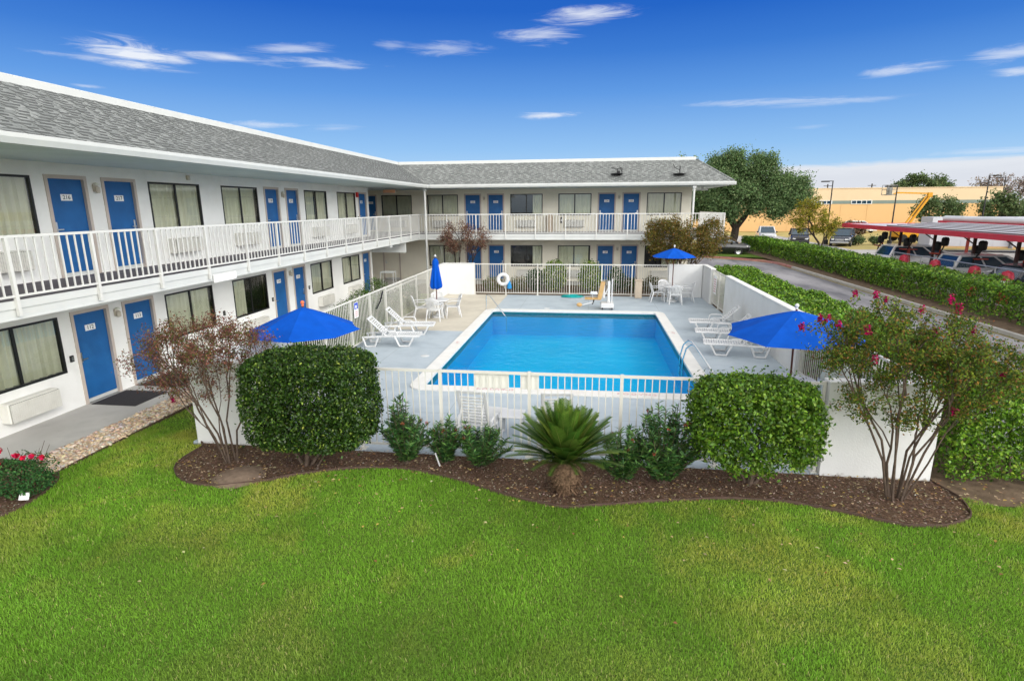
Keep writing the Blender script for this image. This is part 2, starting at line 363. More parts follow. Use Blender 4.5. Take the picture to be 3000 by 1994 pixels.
        o = bpy.data.objects.new(name, me); COL.objects.link(o)
        if parent: o.parent = parent
        return o

def tag(o, label=None, cat=None, group=None, kind=None):
    if label: o['label'] = label
    if cat: o['category'] = cat
    if group: o['group'] = group
    if kind: o['kind'] = kind
    return o
def thing(name, label, cat, loc=(0, 0, 0), rz=0, group=None):
    o = bpy.data.objects.new(name, None); COL.objects.link(o); o.location = loc; o.rotation_euler = (0, 0, rz)
    o.empty_display_size = .1
    return tag(o, label, cat, group)
def dup(root, loc, rz, label, group=None):
    r = root.copy(); COL.objects.link(r); r.location = loc; r.rotation_euler = (0, 0, rz); r['label'] = label
    if group: r['group'] = group
    for ch in list(root.children):
        c = ch.copy(); COL.objects.link(c); c.parent = r
        for g in ch.children:
            d = g.copy(); COL.objects.link(d); d.parent = c
    return r
def struct(name, mb, mats, **k): return tag(mb.build(name, mats, **k), kind='structure')

def np_mesh(name, verts, faces4=None, faces3=None, mat=None, parent=None, cols=None, per=4):
    """numpy quads/triangles -> object; cols: one colour per island, per = verts per island"""
    me = bpy.data.meshes.new(name); nv = len(verts)
    me.vertices.add(nv); me.vertices.foreach_set('co', np.ascontiguousarray(verts, dtype=np.float32).ravel())
    n4 = 0 if faces4 is None else len(faces4); n3 = 0 if faces3 is None else len(faces3)
    loops = []
    if n4: loops.append(np.asarray(faces4).ravel())
    if n3: loops.append(np.asarray(faces3).ravel())
    loops = np.concatenate(loops).astype(np.int32)
    me.loops.add(len(loops)); me.loops.foreach_set('vertex_index', loops)
    me.polygons.add(n4+n3)
    starts = np.concatenate([np.arange(n4)*4, n4*4+np.arange(n3)*3]).astype(np.int32)
    me.polygons.foreach_set('loop_start', starts)
    if cols is not None:
        at = me.color_attributes.new('Col', 'FLOAT_COLOR', 'POINT')
        c4 = np.ones((nv, 4), np.float32); c4[:, :3] = np.repeat(cols, per, axis=0)
        at.data.foreach_set('color', c4.ravel())
    if mat: me.materials.append(mat)
    me.update(calc_edges=True); me.validate()
    o = bpy.data.objects.new(name, me); COL.objects.link(o)
    if parent: o.parent = parent
    return o
def unit(a): return a/np.maximum(np.linalg.norm(a, axis=1, keepdims=True), 1e-9)
def palette(n, cols, w=None, jit=.18):
    cols = np.array(cols, float); k = rng.choice(len(cols), n, p=w)
    c = cols[k]*(1+rng.normal(0, jit, (n, 1))); c *= 1+rng.normal(0, jit*.35, (n, 3))
    return np.clip(c, .002, 1)
def leaves(name, P, out, size, aspect, cols, mat, parent=None, flat=.5, droop=0.0, sizevar=.3, up=.35):
    """one folded rhombus per leaf, tip roughly along a random direction biased outward"""
    n = len(P); rnd = unit(rng.normal(size=(n, 3)))
    nrm = unit(out*flat+rnd*(1-flat)+np.array([0, 0, up*flat]))
    t = unit(np.cross(nrm, unit(rng.normal(size=(n, 3))))); t[:, 2] -= droop; t = unit(t)
    sd = unit(np.cross(nrm, t)); L = (size*(1+rng.uniform(-sizevar, sizevar, n)))[:, None]; W = L*aspect*.5
    fold = unit(np.cross(t, sd))*(W*.45)
    V = np.stack([P-t*L*.5, P+sd*W+fold-t*L*.06, P+t*L*.5, P-sd*W+fold-t*L*.06], 1).reshape(-1, 3)
    return np_mesh(name, V, np.arange(4*n).reshape(n, 4), None, mat, parent, cols, 4)

def vnoise(x, y, seed, s):
    g = np.random.default_rng(seed).random((64, 64)); X = x/s+300; Y = y/s+300
    xi = np.floor(X).astype(int); yi = np.floor(Y).astype(int); fx = X-xi; fy = Y-yi; fx = fx*fx*(3-2*fx); fy = fy*fy*(3-2*fy)
    a = g[xi % 64, yi % 64]; b = g[(xi+1) % 64, yi % 64]; c = g[xi % 64, (yi+1) % 64]; d = g[(xi+1) % 64, (yi+1) % 64]
    return (a*(1-fx)+b*fx)*(1-fy)+(c*(1-fx)+d*fx)*fy
def inpoly(x, y, poly):
    r = np.zeros(len(x), bool); n = len(poly)
    for i in range(n):
        x1, y1 = poly[i]; x2, y2 = poly[(i+1) % n]
        c = ((y1 > y) != (y2 > y)); 
        with np.errstate(divide='ignore', invalid='ignore'):
            r ^= c & (x < (x2-x1)*(y-y1)/(y2-y1+1e-12)+x1)
    return r
def smooth_poly(pts, closed=True, sub=4):
    n = len(pts); out = []
    rngi = range(n) if closed else range(n-1)
    for i in rngi:
        p0, p1, p2, p3 = [Vector((*pts[(i+k) % n if closed else min(max(i+k, 0), n-1)], 0)) for k in (-1, 0, 1, 2)]
        for j in range(sub):
            t = j/sub
            q = .5*((2*p1)+(p2-p0)*t+(2*p0-5*p1+4*p2-p3)*t*t+(3*p1-p0-3*p2+p3)*t**3); out.append((q.x, q.y))
    if not closed: out.append(tuple(pts[-1]))
    return out
_txt = {}
def text_geom(s, size):
    """flat triangulated outline of a word, centred, in the xy plane"""
    if s not in _txt:
        cu = bpy.data.curves.new('lettering', 'FONT'); cu.body = s; cu.size = 1; cu.align_x = 'CENTER'; cu.align_y = 'CENTER'; cu.resolution_u = 2; cu.offset = .012
        o = bpy.data.objects.new('lettering', cu); COL.objects.link(o)
        me = bpy.data.meshes.new_from_object(o.evaluated_get(bpy.context.evaluated_depsgraph_get()))
        _txt[s] = ([tuple(v.co) for v in me.vertices], [tuple(p.vertices) for p in me.polygons])
        bpy.data.objects.remove(o); bpy.data.curves.remove(cu); bpy.data.meshes.remove(me)
    v, f = _txt[s]
    return [(a*size, b*size, 0) for a, b, c in v], f

# ------------------------------------------------------------------ camera
H = 4.257
cam = bpy.data.cameras.new('camera'); co = bpy.data.objects.new('camera', cam); COL.objects.link(co)
p_, y_, r_ = R(13.36), R(7.829), R(-0.408)
fw = Vector((-sin(y_)*cos(p_), cos(y_)*cos(p_), -sin(p_))); rt = Vector((cos(y_), sin(y_), 0)); up_ = rt.cross(fw)
RR = rt*cos(r_)+up_*sin(r_); UU = -rt*sin(r_)+up_*cos(r_)
co.matrix_world = Matrix(((RR.x, UU.x, -fw.x, 0), (RR.y, UU.y, -fw.y, 0), (RR.z, UU.z, -fw.z, H), (0, 0, 0, 1)))
cam.sensor_width = 36; cam.lens = 1655.5/3000*36; cam.clip_end = 3000; cam.clip_start = .05
S.camera = co

# ------------------------------------------------------------------ sky and light
def build_world():
    w = bpy.data.worlds.new('World'); S.world = w; w.use_nodes = True; nt = w.node_tree; nt.nodes.clear()
    L = nt.links.new
    def math(op, a, b=None, c=None, clamp=False):
        n = N(nt, 'ShaderNodeMath', operation=op); n.use_clamp = clamp
        for i, v in enumerate((a, b, c)):
            if v is None: continue
            if isinstance(v, (int, float)): n.inputs[i].default_value = v
            else: L(v, n.inputs[i])
        return n.outputs[0]
    def sstep(v, lo, hi):
        n = N(nt, 'ShaderNodeMapRange'); n.interpolation_type = 'SMOOTHSTEP'
        n.inputs['From Min'].default_value = lo; n.inputs['From Max'].default_value = hi; L(v, n.inputs['Value']); return n.outputs[0]
    def mix(f, a, b):
        n = N(nt, 'ShaderNodeMixRGB')
        if isinstance(f, (int, float)): n.inputs['Fac'].default_value = f
        else: L(f, n.inputs['Fac'])
        for k, v in (('Color1', a), ('Color2', b)):
            if isinstance(v, tuple): n.inputs[k].default_value = (*v, 1)
            else: L(v, n.inputs[k])
        return n.outputs[0]
    tc = N(nt, 'ShaderNodeTexCoord'); nrm = N(nt, 'ShaderNodeVectorMath', operation='NORMALIZE'); L(tc.outputs['Generated'], nrm.inputs[0])
    sp = N(nt, 'ShaderNodeSeparateXYZ'); L(nrm.outputs[0], sp.inputs[0])
    az = math('MULTIPLY', math('ARCTAN2', sp.outputs['X'], sp.outputs['Y']), 180/pi)
    el = math('MULTIPLY', math('ARCSINE', sp.outputs['Z']), 180/pi)
    sky = N(nt, 'ShaderNodeTexSky'); sky.sky_type = 'NISHITA'; sky.sun_disc = False
    sky.sun_elevation = R(32); sky.sun_rotation = R(132); sky.air_density = 1.0; sky.dust_density = .6
    # clear blue band above the horizon (deepens upward), radiance x10 because the background runs at 0.1
    e01 = math('DIVIDE', el, 24.0, clamp=True)
    blue = ramp(nt, [(0.0, (.62, .80, .97)), (.10, (.45, .69, .95)), (.22, (.28, .54, .91)), (.42, (.105, .32, .79)), (.56, (.035, .195, .67)), (.70, (.006, .12, .58)), (1, (.002, .09, .50))])
    L(e01, blue.inputs['Fac'])
    k10 = N(nt, 'ShaderNodeVectorMath', operation='SCALE'); k10.inputs['Scale'].default_value = 8.4; L(blue.outputs[0], k10.inputs[0])
    base = mix(.06, k10.outputs[0], sky.outputs[0])
    # noise shared by the wisps
    cv = N(nt, 'ShaderNodeCombineXYZ'); L(math('MULTIPLY', az, .17), cv.inputs[0]); L(math('MULTIPLY', el, 1.35), cv.inputs[1])
    nz = N(nt, 'ShaderNodeTexNoise'); nz.inputs['Scale'].default_value = 1.0; nz.inputs['Detail'].default_value = 11; nz.inputs['Roughness'].default_value = .68; nz.inputs['Distortion'].default_value = .9
    L(cv.outputs[0], nz.inputs['Vector']); nv = math('SUBTRACT', nz.outputs['Fac'], .5)
    tot = None
    for a0, e0, ra, re, st, tilt in [(-39.0, 11.75, 3.6, 1.25, 1.3, -.02), (-39.6, 11.8, 2.0, .9, 1.3, 0), (-42.3, 11.2, 3.2, .35, .7, .03), (-36.6, 11.7, 1.5, .8, .9, 0), (-32.5, 12.2, 5.6, .6, .85, .01), (-27.0, 13.35, 3.6, .55, .6, .08), (-24.6, 12.35, 4.4, .55, .7, -.02),
                                 (-18.6, 14.0, 1.5, .5, .35, 0), (-14.0, 13.9, 3.6, .8, .5, .0), (-5.0, 14.9, 3.2, .95, .7, -.05), (-.8, 16.4, 3.8, .85, .95, .03), (-4.3, 8.3, 2.7, .48, 1.0, 0), (16.0, 8.55, 7.5, .42, .55, -.03), (20.0, 8.2, 5.5, .33, .4, 0),
                                 (25.0, 10.15, 3.6, .55, .7, .0), (31.5, 10.4, 3.2, .7, .7, .12), (32.5, 9.1, 2.0, .5, .7, 0), (-29.6, 7.15, 3.2, .42, .75, .03), (-24.0, 7.0, 3.0, .5, .3, 0), (-42.6, 9.15, 1.0, .16, .5, 0), (18.8, 6.4, 1.8, .2, .3, 0), (31.5, 3.75, 4.5, .3, .5, 0)]:
        da = math('SUBTRACT', az, a0); de = math('SUBTRACT', math('SUBTRACT', el, e0), math('MULTIPLY', da, tilt))
        q = math('ADD', math('POWER', math('DIVIDE', da, ra*1.25), 2.0), math('POWER', math('DIVIDE', de, re*.95), 2.0))
        m_ = math('SUBTRACT', 1.0, math('SQRT', q))                      # 1 in the middle, 0 on the rim
        c_ = sstep(math('ADD', m_, math('MULTIPLY', nv, 2.6)), .0, 1.15)
        c_ = math('MULTIPLY', c_, sstep(m_, -.35, .25)); c_ = math('MULTIPLY', c_, st*.88, clamp=True)
        tot = c_ if tot is None else math('MAXIMUM', tot, c_)
    c1 = mix(math('MULTIPLY', tot, .93), base, (7.5, 7.8, 8.3))
    # low grey-white cloud bank over the right horizon
    bank = sstep(math('ADD', math('ADD', el, math('MULTIPLY', nv, 1.1)), math('MULTIPLY', az, -.004)), 3.45, 2.85)
    bank = math('MULTIPLY', bank, sstep(az, 8, 15)); bank = math('MULTIPLY', bank, .96)
    bcol = ramp(nt, [(0, (.86, .87, .93)), (.5, (.80, .83, .90)), (1, (.92, .95, 1))]); L(math('DIVIDE', math('ADD', el, math('MULTIPLY', nv, 2.0)), 4.0, clamp=True), bcol.inputs['Fac'])
    kb = N(nt, 'ShaderNodeVectorMath', operation='SCALE'); kb.inputs['Scale'].default_value = 7.7; L(bcol.outputs[0], kb.inputs[0])
    c2 = mix(bank, c1, kb.outputs[0])
    # unseen veil of high cloud overhead, at the sides and behind, added as soft fill
    n2 = N(nt, 'ShaderNodeTexNoise'); n2.inputs['Scale'].default_value = 2.2; n2.inputs['Detail'].default_value = 5; L(nrm.outputs[0], n2.inputs['Vector'])
    veil = ramp(nt, [(.3, (1.05, 1.06, 1.08)), (.7, (1.5, 1.47, 1.40))]); L(n2.outputs['Fac'], veil.inputs['Fac'])
    kv = N(nt, 'ShaderNodeVectorMath', operation='SCALE'); kv.inputs['Scale'].default_value = 9.5; L(veil.outputs[0], kv.inputs[0])
    front = sstep(math('ABSOLUTE', math('ADD', az, 7.0)), 48, 75)
    low = sstep(el, 60, 8)
    gain = math('ADD', .66, math('MULTIPLY', math('MULTIPLY', low, sstep(math('ADD', math('MULTIPLY', sp.outputs['X'], .766), math('MULTIPLY', sp.outputs['Y'], -.643)), -.15, .45)), 2.5))  # low sky at right and behind raised to fill the shaded walls
    kg = N(nt, 'ShaderNodeVectorMath', operation='SCALE'); L(kv.outputs[0], kg.inputs[0]); L(gain, kg.inputs['Scale'])
    vm = math('MAXIMUM', sstep(math('ADD', el, math('MULTIPLY', math('SUBTRACT', n2.outputs['Fac'], .5), 12.0)), 24, 40), math('MULTIPLY', front, sstep(el, -2, 10)))
    c3 = mix(vm, c2, kg.outputs[0])
    bg = N(nt, 'ShaderNodeBackground'); bg.inputs['Strength'].default_value = .1; L(c3, bg.inputs['Color'])
    out = N(nt, 'ShaderNodeOutputWorld'); L(bg.outputs[0], out.inputs['Surface'])
build_world()
sun = bpy.data.lights.new('sun', 'SUN'); sun.energy = 1.0; sun.angle = R(14); sun.color = (1, .95, .87)
so = bpy.data.objects.new('sun', sun); COL.objects.link(so)
sd = Vector((sin(R(132))*cos(R(32)), cos(R(132))*cos(R(32)), sin(R(32))))
so.rotation_euler = sd.to_track_quat('Z', 'Y').to_euler(); so.location = sd*50
S.view_settings.view_transform = 'Standard'; S.view_settings.look = 'None'; S.view_settings.exposure = .25; S.view_settings.gamma = 1
S.cycles.max_bounces = 8; S.cycles.transparent_max_bounces = 16; S.cycles.caustics_reflective = False; S.cycles.caustics_refractive = False
S.cycles.use_denoising = True

# ------------------------------------------------------------------ setting
PX0, PX1, PY0, PY1 = -3.96, 2.70, 12.76, 23.0          # pool water
def cells(mb, xs, ys, z, skip, mi=lambda x, y: 0):
    for i in range(len(xs)-1):
        for j in range(len(ys)-1):
            cx, cy = (xs[i]+xs[i+1])/2, (ys[j]+ys[j+1])/2
            if skip(cx, cy): continue
            mb.quad((xs[i], ys[j], z), (xs[i+1], ys[j], z), (xs[i+1], ys[j+1], z), (xs[i], ys[j+1], z), mi(cx, cy))
inpool = lambda x, y: PX0 < x < PX1 and PY0 < y < PY1
mb = MB(); cells(mb, [-900, PX0, PX1, 900], [-300, PY0, PY1, 1500], -.14, inpool); struct('ground', mb, M['drygrass'])
mb = MB(); mb.quad((17.3, 10, -.125), (95, 10, -.125), (95, 86, -.125), (17.3, 86, -.125)); struct('parking_lot', mb, M['lot'])
mb = MB(); mb.prism([(7.35, -25), (13.9, -25), (13.9, 45.3), (12.6, 47.5), (9, 50.5), (3, 51), (3, 43), (7.35, 43)], 'z', -.2, -.115); struct('road', mb, M['asphalt'])
mb = MB()
cl = smooth_poly([(14.0, -25), (14.02, 0), (14.04, 25), (14.03, 40), (13.9, 45), (12.7, 47.6), (9.2, 50.7), (3, 51.2)], False, 4)
for i in range(len(cl)-1):
    a = Vector((*cl[i], 0)); b = Vector((*cl[i+1], 0)); t = (b-a).normalized(); n_ = Vector((t.y, -t.x, 0))*.15
    mi = 1 if a.y > 42 else 0
    mb.quad(a+Vector((0, 0, -.12)), b+Vector((0, 0, -.12)), b+Vector((0, 0, .02)), a+Vector((0, 0, .02)), mi)
    mb.quad(a+Vector((0, 0, .02)), b+Vector((0, 0, .02)), b+n_+Vector((0, 0, .02)), a+n_+Vector((0, 0, .02)), mi)
struct('kerb', mb, [M['concrete'], noisy('faded_red_kerb_paint', (.42, .2, .18), .2, 3, .8)])
mb = MB(); mb.quad((14.15, -25, .005), (17.3, -25, .005), (17.3, 62, .005), (14.15, 62, .005)); mb.quad((9.5, 50.9, .0), (16, 48, .0), (17, 62, .0), (3, 62, .0), 1); struct('hedge_bed', mb, [M['dirt'], M['soil']])
mb = MB(); mb.quad((5.36, 8.9, -.02), (7.35, 8.9, -.02), (7.35, 43, -.02), (5.36, 43, -.02)); mb.quad((5.0, 8.3, -.021), (9, 8.3, -.021), (9, 8.9, -.021), (5.0, 8.9, -.021)); struct('hedge_soil', mb, M['dirt'])
# lines on the drive
mb = MB()
for y0 in (34.5, 40.5): mb.quad((8.2, y0, -.11), (11.2, y0, -.11), (11.2, y0+.12, -.11), (8.2, y0+.12, -.11))
struct('road_marking', mb, noisy('worn_yellow_line', (.5, .42, .2), .3, 5, .8))
# lawn soil
mb = MB(); mb.quad((-16, -8, -.03), (12, -8, -.03), (12, 8.95, -.03), (-16, 8.95, -.03)); mb.quad((-8.72, 8.95, -.03), (-7.3, 8.95, -.03), (-7.3, 27.8, -.03), (-8.72, 27.8, -.03)); struct('lawn_soil', mb, M['soil'])
# walkways
mb = MB(); mb.quad((-11.2, 7.9, .0), (-9.47, 7.9, .0), (-9.47, 27.9, 0), (-11.2, 27.9, 0)); mb.quad((-14, 27.9, 0), (-9.47, 27.9, 0), (-9.47, 33, 0), (-14, 33, 0)); mb.quad((-9.47, 31.2, 0), (7, 31.2, 0), (7, 33, 0), (-9.47, 33, 0)); struct('walkway', mb, M['concrete'])
mb = MB(); mb.quad((-9.47, 27.45, -.01), (5.4, 27.45, -.01), (5.4, 31.2, -.01), (-9.47, 31.2, -.01)); struct('planting_soil', mb, M['dirt'])
# pool deck, coping, basin, water
mb = MB(); xs = [-7.3, -4.28, PX0, -3.2, PX1, 5.36]; ys = [9.0, PY0, 18.98, PY1, 27.45]
def deckmat(x, y): return 1 if (x < -4.28 and y > 18.98) or (x < PX0 and y > 18.98) else 0
cells(mb, xs, ys, 0, inpool, deckmat)
mb.quad((-7.3, 9, -.14), (5.36, 9, -.14), (5.36, 9, 0), (-7.3, 9, 0)); mb.quad((-7.3, 27.45, 0), (-7.3, 9, 0), (-7.3, 9, -.14), (-7.3, 27.45, -.14))
struct('pool_deck', mb, [M['deck'], M['deckbeige']])
def rrect(x0, x1, y0, y1, r, n=6):
    out = []
    for cx, cy, a0 in ((x1-r, y0+r, -90), (x1-r, y1-r, 0), (x0+r, y1-r, 90), (x0+r, y0+r, 180)):
        for k in range(n+1): a = R(a0+90*k/n); out.append((cx+r*cos(a), cy+r*sin(a)))
    return out
mb = MB(); o_ = rrect(PX0-.33, PX1+.33, PY0-.33, PY1+.33, .42); i_ = rrect(PX0+.03, PX1-.03, PY0+.03, PY1-.03, .12); n = len(o_)
for z, ring in ((.0, o_), (.028, o_), (.034, [(a*.97+b*.03, c*.97+d*.03) for (a, c), (b, d) in zip(o_, i_)]), (.034, i_), (-.03, i_)): mb.v += [(x, y, z) for x, y in ring]
for L_ in range(4):
    for k in range(n): mb.f.append((L_*n+k, L_*n+(k+1) % n, (L_+1)*n+(k+1) % n, (L_+1)*n+k)); mb.m.append(0)
struct('pool_coping', mb, M['poolrim'])
mb = MB()
for (a, b) in (((PX0, PY0), (PX1, PY0)), ((PX1, PY0), (PX1, PY1)), ((PX1, PY1), (PX0, PY1)), ((PX0, PY1), (PX0, PY0))):
    mb.quad((*a, -.02), (*b, -.02), (*b, -.24), (*a, -.24), 1); mb.quad((*a, -.24), (*b, -.24), (*b, -1.0), (*a, -1.0), 0)
mb.quad((PX0, PY0, -1.0), (PX1, PY0, -1.0), (PX1, PY1, -1.0), (PX0, PY1, -1.0), 0)

struct('pool_basin', mb, [M['basin'], M['tile'], noisy('pale_blue_step', (.12, .50, .85), .06, 2, .7)])
mb = MB(); mb.quad((PX0, PY0, -.085), (PX1, PY0, -.085), (PX1, PY1, -.085), (PX0, PY1, -.085)); struct('pool_water', mb, M['water'])
# faded warning words on the coping
for s_, x, y, w in (('NO DIVING', -2.15, PY0-.16, .17), ('NO DIVING', 1.15, PY0-.16, .17), ('4 FT', -3.95-.16, 17.2, .15), ('4 FT', PX1+.16, 19.3, .15)):
    mb = MB(); v, f = text_geom(s_, w)
    if abs(y-PY0) > .5: v = [(-b if x < 0 else b, a if x < 0 else -a, 0) for a, b, c in v]; v = v[:]
    mb.add([(a+x, b+y, .0375) for a, b, c in v], f)
    tag(mb.build('coping_lettering', M['pinktext']), kind='structure')

# planting bed under the front fence
bed = [(-7.15, 9.0), (-6.99, 8.81), (-6.95, 8.09), (-6.57, 7.65), (-6.13, 7.46), (-5.59, 7.49), (-5.01, 7.76), (-4.44, 8.1), (-3.6, 8.36), (-2.85, 8.37), (-2.12, 8.15), (-1.29, 7.78), (-.74, 7.59), (-.31, 7.48), (.22, 7.59), (.86, 7.76), (1.83, 7.98), (2.62, 8.05), (3.2, 7.98), (3.72, 7.8), (4.08, 7.65), (4.46, 7.56), (4.91, 7.64), (5.31, 7.86), (5.46, 8.1), (5.53, 8.49), (5.42, 9.0)]
bedc = smooth_poly(bed, False, 3)
rose = [(-8.75, 7.62), (-8.44, 7.3), (-8.27, 6.86), (-8.22, 6.51), (-8.27, 6.23), (-8.55, 5.7), (-9.2, 5.3), (-10.5, 5.2), (-10.9, 7.9), (-9.4, 7.9)]
rosec = smooth_poly(rose[:8], False, 3)
mb = MB(); mb.add([(x, y, -.012) for x, y in bedc], [tuple(range(len(bedc)))]); mb.add([(x, y, -.012) for x, y in rosec+rose[8:]], [tuple(range(len(rosec)+2))])
struct('mulch_bed', mb, M['mulch'])
mb = MB()
for pts in (bedc, rosec, [(-8.72, 7.66), (-8.70, 12), (-8.72, 18), (-8.72, 27.8)]):
    for i in range(len(pts)-1):
        a = Vector((*pts[i], 0)); b = Vector((*pts[i+1], 0)); t = (b-a).normalized(); n_ = Vector((-t.y, t.x, 0))*.008
        zt = .020+.008*sin(i*1.7); z2 = .020+.008*sin((i+1)*1.7)
        for s_ in (1, -1): mb.quad(a+n_*s_+Vector((0, 0, -.05)), b+n_*s_+Vector((0, 0, -.05)), b+n_*s_+Vector((0, 0, z2)), a+n_*s_+Vector((0, 0, zt)))
        mb.quad(a-n_+Vector((0, 0, zt)), b-n_+Vector((0, 0, z2)), b+n_+Vector((0, 0, z2)), a+n_+Vector((0, 0, zt)))
struct('bed_edging', mb, M['edging'])
# mulch chips, fallen leaves
def scatter_in(polys, n, bounds):
    x = rng.uniform(bounds[0], bounds[1], n); y = rng.uniform(bounds[2], bounds[3], n); k = np.zeros(n, bool)
    for p in polys: k |= inpoly(x, y, p)
    return x[k], y[k]
x, y = scatter_in([bedc, rosec+rose[8:]], 62000, (-11, 5.7, 5.1, 9.0)); n = len(x)
P = np.stack([x, y, rng.uniform(-.01, .018, n)], 1)
o = leaves('mulch_chips', P, np.tile([0, 0, 1.], (n, 1)), .035, .4, palette(n, [(.17, .115, .085), (.10, .066, .05), (.27, .20, .15), (.42, .35, .28), (.045, .03, .024)], [.34, .26, .2, .08, .12], .25), M['mulchchip'], flat=.75, sizevar=.6)
tag(o, 'brown bark mulch covering the planting beds', 'mulch', kind='stuff')
xa, ya = scatter_in([bedc], 900, (-7, 5.6, 7.4, 9)); xb = rng.uniform(5.4, 7.0, 60); yb = rng.uniform(8.2, 8.95, 60); xc = rng.normal(-3.6, 1.2, 70); yc = rng.normal(8.05, .3, 70)
xd = rng.uniform(-7.5, 6.5, 170); yd = 8.0-np.abs(rng.normal(0, 1.3, 170))
x = np.concatenate([xa, xb, xc, xd]); y = np.concatenate([ya, yb, yc, yd]); n = len(x)
o = leaves('fallen_leaves', np.stack([x, y, np.full(n, .03)], 1), np.tile([0, 0, 1.], (n, 1)), .05, .6, palette(n, [(.55, .42, .12), (.48, .36, .2), (.33, .18, .08), (.6, .5, .3)], None, .2), M['leafdull'], flat=.8, sizevar=.4)
tag(o, 'yellow fallen leaves scattered over the mulch', 'fallen leaves', kind='stuff')
# sandy mound in the bed
mb = MB(); mb.lathe([(.42, -.014), (.32, .015), (.2, .05), (.09, .066), (.001, .07)], (-5.60, 7.80, 0), 18); struct('dirt_mound', mb, noisy('sandy_mound', (.19, .14, .105), .2, 12, .95, .5, 80, .1), smooth=True)
# gravel strip
mb = MB(); mb.quad((-9.47, 7.6, -.02), (-8.72, 7.6, -.02), (-8.72, 27.8, -.02), (-9.47, 27.8, -.02)); struct('gravel_base', mb, noisy('gravel_bed_brown', (.2, .15, .11), .3, 30, .95))  # plain brown sheet under the stones
def stones(n):
    y = 7.55+20*rng.random(n)**2.2; x = rng.uniform(-9.46, -8.74, n)
    k = ~((y < 7.9) & (x < -9.2)); x, y = x[k], y[k]; n = len(x)
    base = np.array([(0, 0, -1), (1, 0, 0), (0, 1, 0), (-1, 0, 0), (0, -1, 0), (.6, .6, .62), (-.6, .6, .62), (-.6, -.6, .62), (.6, -.6, .62), (0, 0, .9)], float)
    F = [(0, 2, 1), (0, 3, 2), (0, 4, 3), (0, 1, 4), (1, 2, 5), (2, 3, 6), (3, 4, 7), (4, 1, 8), (1, 5, 8), (2, 6, 5), (3, 7, 6), (4, 8, 7), (5, 6, 9), (6, 7, 9), (7, 8, 9), (8, 5, 9)]
    s = rng.uniform(.018, .044, n); sc = np.stack([s*rng.uniform(.8, 1.6, n), s*rng.uniform(.7, 1.2, n), s*rng.uniform(.45, .8, n)], 1)
    a = rng.uniform(0, 2*pi, n); V = base[None]*sc[:, None]*(1+rng.normal(0, .13, (n, 10, 3)))
    tl = rng.normal(0, .35, n); V[..., 2] += V[..., 0]*tl[:, None]
    X = V[..., 0]*np.cos(a)[:, None]-V[..., 1]*np.sin(a)[:, None]; Y = V[..., 0]*np.sin(a)[:, None]+V[..., 1]*np.cos(a)[:, None]
    V = np.stack([X+x[:, None], Y+y[:, None], V[..., 2]+rng.uniform(.0, .035, n)[:, None]], -1).reshape(-1, 3)
    F = (np.array(F)[None]+np.arange(n)[:, None, None]*10).reshape(-1, 3)
    o = np_mesh('gravel', V, None, F, M['gravelm'], None, palette(n, [(.58, .45, .32), (.48, .35, .24), (.66, .56, .45), (.40, .29, .22), (.62, .50, .33), (.5, .46, .42)], None, .14), 10)
    tag(o, 'tan river stones filling the strip along the walkway', 'gravel', kind='stuff')
stones(9500)

